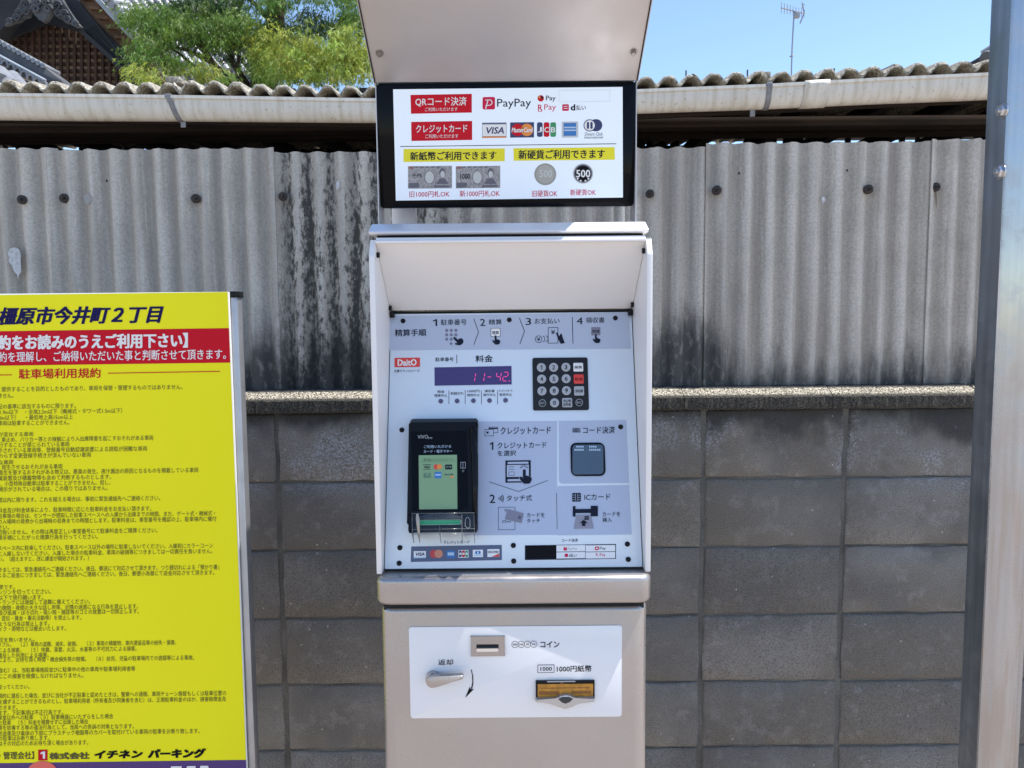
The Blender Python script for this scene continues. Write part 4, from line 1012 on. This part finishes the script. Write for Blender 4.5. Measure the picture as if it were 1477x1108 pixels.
prism('lip_notch', [sb.pt(*c9(x, y), .013) for x, y in ((946, 716), (964, 706), (1000, 705), (1018, 715), (1002, 730), (980, 738), (962, 731))], (0, -.0012, 0), m_rdark, nf, bev=.0004)

# ------------------------------------------------------------------ yellow rules board
YB = 1.36
m_byel = mat('board_yellow', (.90, .83, .008), rough=.4, spec=.2, var=.05, vscale=2)
m_bred = mat('board_red', (.56, .005, .02), rough=.4, spec=.12)
m_bink = mat('board_ink', (.075, .065, .008), rough=.5)
m_bnavy = mat('board_navy', (.012, .010, .075), rough=.6, spec=.1)
m_bpur = mat('board_purple', (.055, .018, .16), rough=.33)
m_bedge = mat('board_white_edge', (.78, .78, .76), rough=.4)
m_frame = mat('board_frame_steel', (.42, .43, .45), rough=.4, metal=.7, var=.15, vscale=20)
tr = at(330, 421, YB); br = at(357, 1108, YB)
brd = thing('rules_board', 'bright yellow parking rules board with a red band in a grey metal frame', 'sign board', (tr.x - .45, YB, 0))
bs = Surf((0, YB, 0), (0, -1, 0), .0135)
XR_ = (tr.x + br.x) / 2 + .002; XL_ = XR_ - .90; BT = tr.z; BB = .42
# the board leans a touch, as its edge does in the picture
lean = (br.x - tr.x) / (tr.z - br.z)
def bx_(x, z): return x + (BT - z) * lean
def quad(x0, x1, z0, z1): 
    o = tr.x - XR_
    return [(bx_(x0 + o, z0), z0), (bx_(x1 + o, z0), z0), (bx_(x1 + o, z1), z1), (bx_(x0 + o, z1), z1)]
prism('sign_panel', [(x, YB + .0008, z) for x, z in quad(XL_, XR_, BB, BT)], (0, .004, 0), m_bedge, brd, bev=.0006)
def bpx(pts, m, layer, name):
    Print(name, bs, brd).poly(pts, m, layer).build()
e = lambda y: 328.2 + (y - 421) * (27.0 / 687)
L0 = -560
def sl(x, y): return y - .0135 * (x - 150)
bpx([(L0, sl(L0, 423.6)), (e(424), sl(330, 423.6)), (e(1099), sl(357, 1099.5)), (L0, sl(L0, 1099.5))], m_byel, 0, 'yellow_face')
bpx([(L0, sl(L0, 475.8)), (e(474), sl(330, 475.8)), (e(524), sl(332, 525.6)), (L0, sl(L0, 525.6))], m_bred, 1.4, 'red_band')
bpx([(L0, sl(L0, 1099)), (e(1096), sl(356, 1099)), (e(1175), sl(360, 1175)), (L0, sl(L0, 1175))], m_bpur, 1.4, 'purple_band')
def bt(t, x0, yc, x1, h, m, bold=0, shear=0, lay=3):
    return T(bs, brd, t, x0, yc - h / 2, x1, yc + h / 2, m, bold, shear, lay)
bt('橿原市今井町２丁目', -3, 454.8, 236, 26, m_bnavy, .045, .25)
bt('約をお読みのうえご利用下さい】', -3, 492.6, 271, 21.5, m_bedge, .045)
bt('約を理解し、ご納得いただいた事と判断させて頂きます。', -2, 513, 326, 15, m_bedge, .012)
bt('駐車場利用規約', 27, 538.8, 145, 14.5, m_bred, .02)
p = Print('rule_line', bs, brd); p.line([(-40, 541.8), (17, 540.8)], 1.2, m_bred, 3).line([(155.5, 538.5), (317, 535.8)], 1.2, m_bred, 3).build()
LN = [(560,2,263,'提供することを目的としたものであり、車両を保管・管理するものではありません。'),(571,-2,19,'ません。'),(586,-3,109,'記の基準に該当するものに限ります。'),
(593.5,0,176,'1.9m以下　・全高2.2m以下（機械式・タワー式1.5m以下）'),(602,-2,105,'0m以下）　・最低地上高15cm以上'),(610,-3,100,'車両は駐車することができません。'),
(626.6,-2,48,'が変化する車両'),(633,2,221,'車止め、バリカー等との接触により入出庫障害を起こすおそれがある車両'),(641.5,-2,100,'行することが禁じられている車両'),(648.6,-3,212,'外されている車両等、登録番号自動認識装置による読取が困難な車両'),
(657,-2,131,'わらず変更登録手続きが済んでいない車両'),(667,-2,19,'な車両'),(673.5,2,90,'発生させるおそれがある車両'),(680,-2,286,'衛生を害するおそれがある物又は、悪臭の発生、液汁漏出の原因となるものを積載している車両'),
(689,-3,160,'属装置及び積載物等も含めて判断するものとします。'),(697,0,159,'、小型特殊自動車は駐車することができません。但し、'),(705,-2,155,'掲示がされている場合は、この限りではありません。'),
(720,-3,231,'間以内に限ります。これを越える場合は、事前に緊急連絡先へご連絡ください。'),(735,-3,218,'料金及び料金体系により、駐車時間に応じた駐車料金をお支払い頂きます。'),
(742.5,-3,310,'駐車場の場合は、センサーが感知した駐車スペースへの入庫から出庫までの時間、また、ゲート式・機械式・'),(750.5,-3,312,'の入場時の発券から出場時の収券までの時間とします。駐車料金は、車室番号を確認の上、駐車場内に備付'),
(761,-3,13,'さい。'),(766.5,-3,227,'切負いません。その際は再度正しい車室番号にて駐車料金をご精算ください。'),(775,-3,141,'算手順にしたがった精算行為を行ってください。'),
(789,-3,307,'スペース内に駐車してください。駐車スペース以外の場所に駐車しないでください。入庫前にカラーコーン'),(797,-2,306,'と入庫しないでください。入庫した場合の駐車料金、車両の破損等につきましては一切責任を負いません。'),(806,-2,128,'い。（超えますと、改に課金が開始されます。）'),
(820,-2,316,'きましては、緊急連絡先へご連絡ください。後日、郵送にて対応させて頂きます。つり銭切れによる「預かり書」'),(828,-3,309,'よるご返金につきましては、緊急連絡先へご連絡ください。後日、郵便小為替にて返金対応させて頂きます。'),
(847,-2,21,'禁です。'),(854,-2,73,'ンジンを切ってください。'),(862,-2,62,'以下で徐行願います。'),(868.5,-2,130,'トランクには施錠して盗難に備えてください。'),(876,-3,199,'の開閉・夜間の大きな話し声等、近隣の迷惑になる行為を禁止します。'),
(883,-2,200,'及び紙屑・ぼろ切れ・吸い殻・雑誌等のゴミの放置は一切禁止します。'),(891.5,-2,117,'・宣伝・募金・署名活動等）を禁止します。'),(900,-2,71,'ような行為は禁止します。'),(907,-2,95,'イク・荷物などは撤去いたします。'),
(923,-2,50,'任を負いません。'),(928.5,-3,254,'ラブル。　（２）車両の盗難、滅失、破損。　（３）車両の積載物、車内遺留品等の紛失・損害。'),(937,-2,197,'による損害。　（５）地震、落雷、火災、水害等の不可抗力による損害。'),
(945.5,-3,70,'違反した利用による損害。'),(950.5,-2,280,'により、お待ち頂く時間・機会損失等の賠償。　（８）幼児、児童の駐車場内での遊戯等による事故。'),(966,-2,195,'含む）は、当駐車場施設並びに駐車中の他の車両や駐車場利用者等'),
(975,-2,120,'にこの損害を賠償しなければなりません。'),(991,-3,42,'従ってください。'),(1002,-3,326,'規約に違反した場合、並びに当社が不正駐車と認めたときは、警察への通報、車両チェーン施錠もしくは駐車位置の'),
(1010.5,-2,326,'を講ずることができるものとし、駐車場利用者（所有者及び同乗者を含む）は、正規駐車料金のほか、損害賠償金及'),(1021,-2,25,'できます。'),(1028,-2,91,'ます。下記事項は不正行為です。'),
(1034.5,-3,163,'車室以外への駐車　（３）駐車機器にいたずらをした場合'),(1042,-2,127,'た駐車　（５）料金を精算せずに出庫した場合'),(1049,-3,193,'務を妨害する等の違法行為として、当局への告訴の対象となります。'),
(1056.5,-3,288,'改造車及び車体の下部にプラスチック樹脂等のカバーを取付けている車両の駐車をお断り致します。'),(1065,-2,71,'の駐車はお断り致します。'),(1072,-2,127,'はその対応のためお待ち頂く場合があります。')]
for yc, x0, x1, t in LN: bt(t, x0, yc, x1, 7.4 if x1 > 60 else 6.8, m_bink, 0)
bt('・管理会社】', -2, 1090, 49, 11, m_bink, .02)
p = Print('company_logo', bs, brd); p.rect(55, 1081.5, 68.5, 1097, m_bred, 2).text('1', 58.5, 1084, 65, 1094.5, m_bedge, .06, layer=4).build()
bt('株式会社', 71, 1090.5, 129, 10, m_bink, .07); bt('イチネン', 136, 1088.3, 206, 12, m_iblk, .09, .15); bt('パーキング', 213, 1087, 297, 14, m_iblk, .09, .15)
p = Print('board_picture', bs, brd); p.disc(61, 1113, 21, mat('coral_print', (.75, .13, .10), rough=.4), 4, ry=15, n=30).build()
p = Print('board_picture', bs, brd); p.poly([(245, 1111), (247, 1105.5), (262, 1105.3), (262, 1111)], m_bedge, 4).poly([(268, 1111), (270, 1105.2), (282, 1105), (282, 1111)], m_bedge, 4).poly([(288, 1111), (289, 1104.8), (300, 1104.6), (302, 1111)], m_bedge, 4).build()
# frame: slim steel upright, rubber-capped, and rear rails
o = tr.x - XR_
def post(x0, x1):
    z0, z1 = 0.0, BT - .002
    return [(bx_(x0 + o, z0), YB + .006, z0), (bx_(x1 + o, z0), YB + .006, z0), (bx_(x1 + o, z1), YB + .006, z1), (bx_(x0 + o, z1), YB + .006, z1)]
prism('frame_post', post(XR_ - .006, XR_ + .0125), (0, .025, 0), m_frame, brd, bev=.002)
prism('frame_post', post(XL_ - .0125, XL_ + .006), (0, .025, 0), m_frame, brd, bev=.002)
xc = bx_(XR_ + o, BT); box('post_cap', xc - .004, xc + .0145, YB + .004, YB + .033, BT - .010, BT + .001, m_black, brd, bev=.001)
box('rear_rail', XL_, XR_ - .01, YB + .006, YB + .028, BT - .30, BT - .275, m_frame, brd); box('rear_rail', XL_, XR_ + .01, YB + .006, YB + .028, BB + .04, BB + .065, m_frame, brd)

# ------------------------------------------------------------------ right-hand steel post
YP = 1.30
cbx = (at(1408.5, 1108, YP).x + at(1462, 0, YP).x) / 2
wdt = .072; dpt = at(1380, 1108, YP).y
x_edge = cbx
# depth of the side face from how far its back edge shows
r_ = ((1408.5 - 738.5) / (1380 - 738.5)); YP2 = YP * r_
post_ = thing('steel_post', 'tall galvanised channel post with two bolts on its flank, at the right edge', 'post', (x_edge + .035, YP + .03, 0))
lip = .0035
# channel: web faces left (towards the machine), flanges front and back, small lips
def chan(name, pts, mt):
    bm = bmesh.new(); prism_bm(bm, [(x, y, 0) for x, y in pts], (0, 0, 3.4), bev=0); return bmobj(name, bm, mt, post_)
D = YP2 - YP
m_web = mat('dull_steel_web', (.30, .33, .36), rough=.42, metal=.75, var=.25, vscale=5, stretch=(14, 14, .6), grain=.04, gscale=500)
m_face = mat('brushed_steel_face', (.44, .45, .47), rough=.22, metal=.92, var=.16, vscale=4, stretch=(12, 12, .35), grain=.03, gscale=600)
wear(m_face, .16, .42, 11); wear(m_web, .3, .55, 14)
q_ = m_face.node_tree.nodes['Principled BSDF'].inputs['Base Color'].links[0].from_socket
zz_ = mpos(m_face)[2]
br_ = mmath(m_face, 'MULTIPLY', mrange(m_face, mnoise(m_face, 1, 5, (60, 60, 4)), .45, .62), mrange(m_face, zz_, 1.35, .95, 0, .42))  # warm ground reflection put into the colour of the lower face
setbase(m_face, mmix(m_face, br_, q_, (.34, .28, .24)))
chan('post_web', [(x_edge + .0004, YP + .004), (x_edge + .004, YP + .002), (x_edge + .004, YP + D), (x_edge + .0004, YP + D)], m_web)
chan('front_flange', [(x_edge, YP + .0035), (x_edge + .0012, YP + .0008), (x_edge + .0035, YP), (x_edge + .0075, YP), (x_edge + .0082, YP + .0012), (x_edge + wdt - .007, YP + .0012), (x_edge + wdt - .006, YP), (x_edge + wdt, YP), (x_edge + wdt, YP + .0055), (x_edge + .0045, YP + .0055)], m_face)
chan('flange_lip', [(x_edge + wdt - .004, YP + .006), (x_edge + wdt, YP + .006), (x_edge + wdt, YP + .018), (x_edge + wdt - .004, YP + .018)], m_web)
chan('back_flange', [(x_edge + .004, YP + D - .004), (x_edge + wdt, YP + D - .004), (x_edge + wdt, YP + D), (x_edge + .004, YP + D)], m_web)
wd_ray = lambda px, py: CAM + ray(px, py) * ((x_edge - CAM.x) / ray(px, py).x)
m_bolt = mat('zinc_bolt', (.66, .67, .68), rough=.32, metal=1, var=.2, vscale=200)
for px, py in ((1445.5, 160), (1442.5, 248)):
    c = wd_ray(px + 2, py); c.x = x_edge + .0004; bm = bmesh.new()
    tube_bm(bm, [c, c + Vector((-.002, 0, 0))], .0125, 20); tube_bm(bm, [c + Vector((-.002, 0, 0)), c + Vector((-.0085, 0, 0))], .0098, 6); tube_bm(bm, [c, c + Vector((-.012, 0, 0))], .0045, 10)
    bmobj('hex_bolt', bm, m_bolt, post_, smooth=True, angle=30)

# ------------------------------------------------------------------ TV antenna
YA = 14.0
an = thing('tv_antenna', 'thin roof TV antenna on a tall mast against the blue sky', 'antenna', at(1141, 112, YA))
m_ant = mat('antenna_metal', (.30, .31, .33), rough=.5, metal=.6)
def ap(px, py, dy=0): return at(px, py, YA + dy)
tube('mast', [ap(1141, 125), ap(1142.5, 70), ap(1145, 24)], .013, m_ant, an, n=8)
tube('boom', [ap(1127, 11.5, -.35), ap(1160, 20, .3)], .011, m_ant, an, n=6)
for t in range(9):
    k = t / 8; c = ap(1127, 11.5, -.35).lerp(ap(1160, 20, .3), k); l = .13 + .05 * (1 - k)
    tube('director_rod', [c + Vector((-l * .35, -l, .02)), c + Vector((l * .35, l, -.02))], .0055, m_ant, an, n=5)
tube('reflector_rod', [ap(1157, 4, .3), ap(1160, 19, .3), ap(1154, 34, .3)], .012, m_ant, an, n=6)
tube('reflector_rod', [ap(1160, 6, .1), ap(1156, 12, .3)], .008, m_ant, an, n=6)
box('junction_box', ap(1149, 22).x - .05, ap(1149, 22).x + .05, YA - .04, YA + .04, ap(1149, 22).z - .05, ap(1149, 22).z + .06, m_ant, an, bev=.01)
tube('strut', [ap(1139, 82), ap(1145, 80)], .012, m_ant, an, n=5)

# ------------------------------------------------------------------ neighbour roof at right, behind
YN = 9.0
nb = thing('neighbour_roof', 'corner of a grey tiled house roof rising behind the gutter beside the steel post', 'house', at(1440, 200, YN + 1))
m_tile = mat('ibushi_tile', (.26, .27, .29), rough=.42, var=.35, vscale=5, grain=.15, gscale=60, spec=.6)
m_tiled = mat('dark_tile', (.10, .105, .115), rough=.5, var=.4, vscale=6)
m_plaster = mat('cream_plaster', (.55, .5, .4), rough=.9)
def nq(px, py, dy=0): return at(px, py, YN + dy)
prism('roof_slope', [nq(1370, 108), nq(1417, 80), nq(1500, 33), nq(1600, 60), nq(1600, 140), nq(1370, 140)], (0, .25, 0), m_tiled, nb)
prism('gable_wall', [nq(1395, 118, -.02), nq(1433, 92, -.02), nq(1520, 40, -.02), nq(1600, 100, -.02), nq(1600, 170, -.02), nq(1395, 170, -.02)], (0, .02, 0), m_plaster, nb)
for k in range(9):
    a = nq(1398 + k * 13, 105 - k * 8.2, -.05); b = nq(1420 + k * 13, 92 - k * 8.2, -.3)
    tube('verge_tile', [a, b], .034, m_tile, nb, n=10)
for k in range(6):
    a = nq(1417 + k * 13, 78 - k * 8.2, -.02); tube('ridge_tile', [a, a + Vector((.14, -.06, .09))], .040, m_tile, nb, n=10)
tube('ridge_end_tile', [nq(1422, 83, -.3), nq(1424, 81, -.1)], .062, m_tiled, nb, n=14)

# ------------------------------------------------------------------ temple gable at left, behind
YT = 8.6
tp = thing('temple_gable', 'dark timber temple gable with carved ornament and lattice, tiled roof sweeping down right', 'temple', at(60, 260, YT + 2))
def tq(px, py, dy=0): return at(px, py, YT + dy)
def tprism(name, pts, dy, th, mt, bev=0, seg=2): return prism(name, [tq(x, y, dy) for x, y in pts], (0, th, 0), mt, tp, bev=bev, seg=seg)
m_dark = mat('temple_timber', (.022, .024, .028), rough=.75, var=.45, vscale=3, grain=.2, gscale=40)
m_latt = mat('lattice_timber', (.030, .017, .012), rough=.85, var=.5, vscale=6, col2=(.075, .036, .022))
m_back = mat('lattice_backing', (.55, .42, .30), rough=.9, var=.5, vscale=7)
m_brown = mat('weathered_brown_board', (.17, .095, .05), rough=.85, var=.55, vscale=5, grain=.25, gscale=30)
m_carve = mat('carved_wood', (.085, .092, .10), rough=.8, var=.5, vscale=7)
m_edge = mat('pale_verge', (.36, .40, .44), rough=.5, var=.3, vscale=4)
tprism('gable_backing', [(-140, 150), (-60, 90), (75, 0), (110, 25), (225, 150)], .47, .08, m_back)
for k in range(-3, 23):
    x = 6 + k * 10.1; yt = 14 + abs(x - 66) * .80 - 10
    if yt < 128: tprism('lattice_bar', [(x - 1.7, yt), (x + 1.9, yt), (x + 2.0, 150), (x - 1.6, 150)], .40, .025, m_latt)
for k in range(0, 13):
    y = 30 + k * 10.3; hw = max(12, (y - 4) * 1.22)
    tprism('lattice_rail', [(66 - hw, y - 2.2), (66 + hw, y - 2.2), (66 + hw, y + 2.3), (66 - hw, y + 2.3)], .43, .025, m_latt)
tprism('gable_shade_sheet', [(20, 30), (66, 0), (112, 30), (128, 48), (66, 34), (4, 58)], .32, .05, m_dark)  # added dark sheet standing for the shade over the lattice top
# barge boards, stepped
tprism('barge_board', [(84, -34), (108, -5), (140, 35), (175, 70), (206, 114), (197, 130), (165, 84), (118, 42), (86, -3), (62, -34)], -.05, .18, m_dark)
tprism('barge_moulding', [(118, 42), (165, 84), (203, 128), (198, 134), (161, 89), (114, 46)], -.12, .07, m_dark)
for k in range(3): tprism('barge_rib', [(122 + 7 * k, 42 - 5 * k), (124 + 7 * k, 42 - 5 * k), (202 + 2 * k, 121 - k), (200 + 2 * k, 122 - k)], -.075 , .03, m_dark)
tprism('barge_board', [(48, -30), (50, -4), (26, 12), (-4, 50), (-60, 110), (-60, 60), (-8, 12), (18, -30)], -.05, .18, m_dark)
tprism('soffit_board', [(88, -34), (116, -34), (190, 52), (238, 120), (204, 120), (176, 70), (141, 34), (109, -5)], .0, .14, m_brown)
for k in range(10):
    x, y = 116 + k * 11.8, -6 + k * 14
    tprism('rafter_end', [(x, y), (x + 15, y + 1), (x + 17, y + 6), (x + 2, y + 5)], -.04, .08, m_brown)
tprism('soffit_board', [(18, -30), (-10, 10), (-60, 60), (-60, 20), (-20, -30)], .02, .14, mat('bright_brown_board', (.36, .20, .08), rough=.8, var=.5, vscale=6))
tprism('verge_flashing', [(126, -12), (134, -12), (190, 49), (189, 54), (184, 52)], -.2, .12, m_edge)
# carved ornament (gegyo) and its fins
def scroll(name, cx, cy, r0_, turns, sgn, th=1.5, dy=-.30):
    pts = []
    for k in range(26):
        t = k / 25; a = t * turns * 2 * math.pi; r = r0_ * (1 - .82 * t); pts.append(tq(cx + sgn * r * math.cos(a), cy - r * math.sin(a), dy))
    tube(name, pts, [.012 * th * (1 - .4 * k / 25) for k in range(26)], m_carve, tp, n=7)
tprism('gable_ornament', [(50, -20), (72, -20), (76, 4), (75, 14), (70, 22), (64, 27), (61, 32), (58, 28), (50, 23), (45, 15), (44, 5)], -.28, .08, m_carve, bev=.012)
for cx, sg in ((51, -1), (69, 1)): scroll('carved_scroll', cx, 13, 6.0, 1.3, sg)
for cx, sg in ((55, -1), (65, 1)): scroll('carved_scroll', cx, 4, 4.5, 1.2, sg)
tprism('ornament_fin', [(45, -6), (44, 8), (42, 24), (34, 24), (28, 31), (20, 31), (12, 36), (5, 37), (14, 27), (24, 12), (34, -8)], -.24, .05, m_carve, bev=.008)
tprism('ornament_fin', [(77, -6), (76, 10), (80, 24), (88, 26), (94, 33), (102, 33), (108, 39), (118, 39), (108, 28), (96, 10), (86, -8)], -.24, .05, m_carve, bev=.008)
for (cx, cy, r, sg) in ((38, 6, 6, -1), (38, 17, 5, 1), (28, 18, 5, -1), (24, 26, 4.5, 1), (14, 31, 4, -1), (82, 8, 6, 1), (83, 19, 5, -1), (92, 20, 5, 1), (97, 28, 4.5, -1), (108, 34, 4, 1)):
    scroll('carved_scroll', cx, cy, r * 1.15, 1.7, sg, .95, -.255)
# main roof falling to the right: long rows of round tiles seen end-on down the slope
base = [(138, -40), (196, 52), (262, 128), (420, 160), (420, 60), (250, -60)]
prism('roof_bed', [tq(132, -30, .1), tq(190, 52, .1), tq(240, 125, .1), tq(420, 170, 2.4), tq(330, 60, 2.4), tq(220, -60, 2.4)], (0, .05, -.08), m_tiled, tp)
random.seed(4)
for r in range(15):
    x0, y0 = 150 + r * 13, -20 + r * 2
    dyv = -.06 + r * .17
    for k in range(11):
        xa, ya = x0 + k * 9.5 - 20, y0 + k * 12.0 - 26
        if ya > 135 or (r == 0 and k > 6): continue
        a = tq(xa, ya, dyv); b = tq(xa + 11.5, ya + 14.5, dyv)
        tube('round_tile', [a, b], [.052, .060], m_tile, tp, n=9)
for k in range(7):
    a = tq(152 + k * 7.5, -6 + k * 10.5, -.3); tube('eave_end_tile', [a, a + Vector((.10, .16, .03))], .062, m_tile, tp, n=12)
# lower side roof with its decorated ridge, far left
sd_ = [(-60, 24), (0, 59), (44, 84), (86, 112), (98, 130), (-60, 130)]
prism('side_ridge', [tq(x, y, -.9) for x, y in ((-60, 27), (0, 60), (52, 87), (88, 114), (92, 122), (64, 118), (0, 80), (-60, 48))], (0, .2, 0), mat('grey_ridge', (.095, .10, .11), rough=.6, var=.4, vscale=5), tp, bev=.01)
for k in range(18):
    x = -56 + k * 6.9; y = 29 + (x + 60) * .545; a = tq(x, y - .5, -.92); tube('ridge_tile', [a, a + Vector((.012, .24, .0))], .024, m_tile, tp, n=9)
prism('side_ridge_band', [tq(x, y, -.98) for x, y in ((-60, 50), (0, 82), (64, 117), (60, 122), (0, 100), (-60, 70))], (0, .2, 0), m_tiled, tp, bev=.006)
for k in range(12):
    x = -40 + k * 9.3; y = 66 + (x + 40) * .54
    tube('wave_tile', [tq(x + 4.4 * math.cos(t * .6 + 2.6), y + 3.6 * math.sin(t * .6 + 2.6), -1.0) for t in range(8)], .013, m_tile, tp, n=6)
tube('ridge_cord', [tq(-60, 48, -1.0), tq(0, 80.5, -1.0), tq(66, 116, -1.0)], .014, m_edge, tp, n=6)
for k in range(4):
    a = tq(-36 + k * 18, 92 + k * 7, -1.05); b = tq(-18 + k * 18, 110 + k * 9, -1.4); tube('round_tile', [a, b], [.075, .085], m_tile, tp, n=12)

# ------------------------------------------------------------------ conifer tree
YC = 6.4
tree = thing('cypress_tree', 'feathery yellow green conifer with drooping sprays in front of the temple roof', 'tree', (at(400, 200, YC).x, YC, 0))
m_bark = mat('conifer_bark', (.055, .040, .030), rough=.95, var=.5, vscale=14, bump=1, bscale=60)
def cq(px, py, dy=0): return at(px, py, YC + dy)
tube('trunk', [(cq(372, 300, .2).x, YC + .2, 0), cq(372, 170, .2), cq(385, 100, .1), cq(398, 40), cq(398, 0), cq(394, -60)], [.16, .13, .105, .075, .06, .05], m_bark, tree, n=12)
for pts, r in (([(372, 170, .2), (330, 120, 0), (305, 90, -.1), (292, 68, -.2), (285, 40, -.2)], .042), ([(372, 170, .2), (355, 120, .1), (335, 90, .1), (330, 60, .2), (345, 20, .3), (350, -20, .3)], .034),
               ([(305, 90, -.1), (270, 72, -.2), (240, 66, -.2)], .020), ([(398, 40, 0), (372, 10, .1), (350, -10, .1)], .026), ([(398, 40, 0), (430, 60, -.1), (470, 75, -.2)], .022),
               ([(290, 112, -.1), (284, 100, -.1), (262, 80, -.2), (236, 62, -.2)], .018), ([(345, 118, 0), (342, 96, 0), (346, 80, 0)], .026)):
    n = len(pts); tube('limb', [cq(*p) for p in pts], [r * (1 - .55 * i / (n - 1)) for i in range(n)], m_bark, tree, n=9)
m_leaf = bpy.data.materials.new('conifer_foliage'); m_leaf.use_nodes = True
nt_ = m_leaf.node_tree; pb = nt_.nodes['Principled BSDF']; pb.inputs['Roughness'].default_value = .6
att = nt_.nodes.new('ShaderNodeAttribute'); att.attribute_name = 'leafcol'
nt_.links.new(att.outputs['Color'], pb.inputs['Base Color'])
trl = nt_.nodes.new('ShaderNodeBsdfTranslucent'); nt_.links.new(att.outputs['Color'], trl.inputs[0])
mxs = nt_.nodes.new('ShaderNodeMixShader'); mxs.inputs[0].default_value = .38
nt_.links.new(pb.outputs[0], mxs.inputs[1]); nt_.links.new(trl.outputs[0], mxs.inputs[2]); nt_.links.new(mxs.outputs[0], nt_.nodes['Material Output'].inputs[0])
rnd = random.Random(11)
# clump centres: (px, py, rx, ry, depth, kind) leaf tone with light put in: 0 dark inner shade, 1 mid, 2 sunlit yellow-green
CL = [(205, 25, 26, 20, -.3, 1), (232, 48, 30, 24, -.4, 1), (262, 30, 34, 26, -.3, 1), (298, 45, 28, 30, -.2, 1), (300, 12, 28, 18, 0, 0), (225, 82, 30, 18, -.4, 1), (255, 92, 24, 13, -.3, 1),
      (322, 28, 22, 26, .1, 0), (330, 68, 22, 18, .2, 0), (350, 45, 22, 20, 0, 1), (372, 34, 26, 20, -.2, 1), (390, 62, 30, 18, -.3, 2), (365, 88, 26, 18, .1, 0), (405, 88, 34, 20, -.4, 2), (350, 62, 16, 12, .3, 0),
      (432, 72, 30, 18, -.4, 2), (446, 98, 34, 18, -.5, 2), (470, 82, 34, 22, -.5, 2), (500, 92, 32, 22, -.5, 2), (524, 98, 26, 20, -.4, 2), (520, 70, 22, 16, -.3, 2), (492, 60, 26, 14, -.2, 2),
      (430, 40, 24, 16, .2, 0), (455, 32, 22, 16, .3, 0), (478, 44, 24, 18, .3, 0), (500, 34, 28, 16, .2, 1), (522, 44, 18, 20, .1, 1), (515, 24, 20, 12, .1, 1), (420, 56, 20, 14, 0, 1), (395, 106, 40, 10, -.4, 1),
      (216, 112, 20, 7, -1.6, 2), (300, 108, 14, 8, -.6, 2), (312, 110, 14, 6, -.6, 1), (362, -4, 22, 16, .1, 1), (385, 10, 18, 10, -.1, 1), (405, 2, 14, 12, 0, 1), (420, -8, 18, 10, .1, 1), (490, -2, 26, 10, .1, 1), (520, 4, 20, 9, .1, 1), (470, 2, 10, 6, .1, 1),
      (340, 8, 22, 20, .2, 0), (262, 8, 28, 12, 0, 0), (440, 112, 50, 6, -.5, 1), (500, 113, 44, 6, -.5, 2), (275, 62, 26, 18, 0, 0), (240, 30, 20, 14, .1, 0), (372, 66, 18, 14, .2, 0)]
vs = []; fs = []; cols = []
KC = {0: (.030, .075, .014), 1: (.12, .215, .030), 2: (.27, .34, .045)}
for px, py, rx, ry, dy, kd in CL:
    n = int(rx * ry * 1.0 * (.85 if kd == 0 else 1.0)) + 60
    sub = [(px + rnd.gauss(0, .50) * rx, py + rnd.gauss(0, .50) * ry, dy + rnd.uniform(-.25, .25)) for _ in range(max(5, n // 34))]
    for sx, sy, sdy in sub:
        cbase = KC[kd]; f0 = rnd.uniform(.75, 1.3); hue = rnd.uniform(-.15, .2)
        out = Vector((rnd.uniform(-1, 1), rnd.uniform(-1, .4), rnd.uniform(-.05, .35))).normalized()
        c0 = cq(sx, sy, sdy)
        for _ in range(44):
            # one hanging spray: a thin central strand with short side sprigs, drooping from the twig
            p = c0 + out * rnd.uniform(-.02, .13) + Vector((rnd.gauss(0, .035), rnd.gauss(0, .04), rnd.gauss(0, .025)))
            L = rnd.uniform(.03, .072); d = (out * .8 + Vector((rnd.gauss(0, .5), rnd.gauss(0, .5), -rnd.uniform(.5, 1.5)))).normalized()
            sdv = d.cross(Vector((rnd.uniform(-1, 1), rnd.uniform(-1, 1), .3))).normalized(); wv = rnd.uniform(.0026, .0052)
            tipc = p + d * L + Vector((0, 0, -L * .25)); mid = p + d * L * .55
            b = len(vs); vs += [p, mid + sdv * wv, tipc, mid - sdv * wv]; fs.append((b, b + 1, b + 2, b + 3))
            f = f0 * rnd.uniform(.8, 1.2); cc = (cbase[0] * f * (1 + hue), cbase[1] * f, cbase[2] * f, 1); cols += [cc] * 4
            for sg in (1, -1):
                q = p + d * L * rnd.uniform(.25, .6); t2 = q + (d * .7 + sdv * sg * .8).normalized() * L * .5
                b = len(vs); vs += [q - d * .004, q + d * .004, t2]; fs.append((b, b + 1, b + 2)); cols += [cc] * 3
cr = obj('crown', vs, fs, m_leaf, tree)
ca = cr.data.color_attributes.new('leafcol', 'FLOAT_COLOR', 'POINT'); ca.data.foreach_set('color', [c for q in cols for c in q])
print('leaf faces', len(fs))
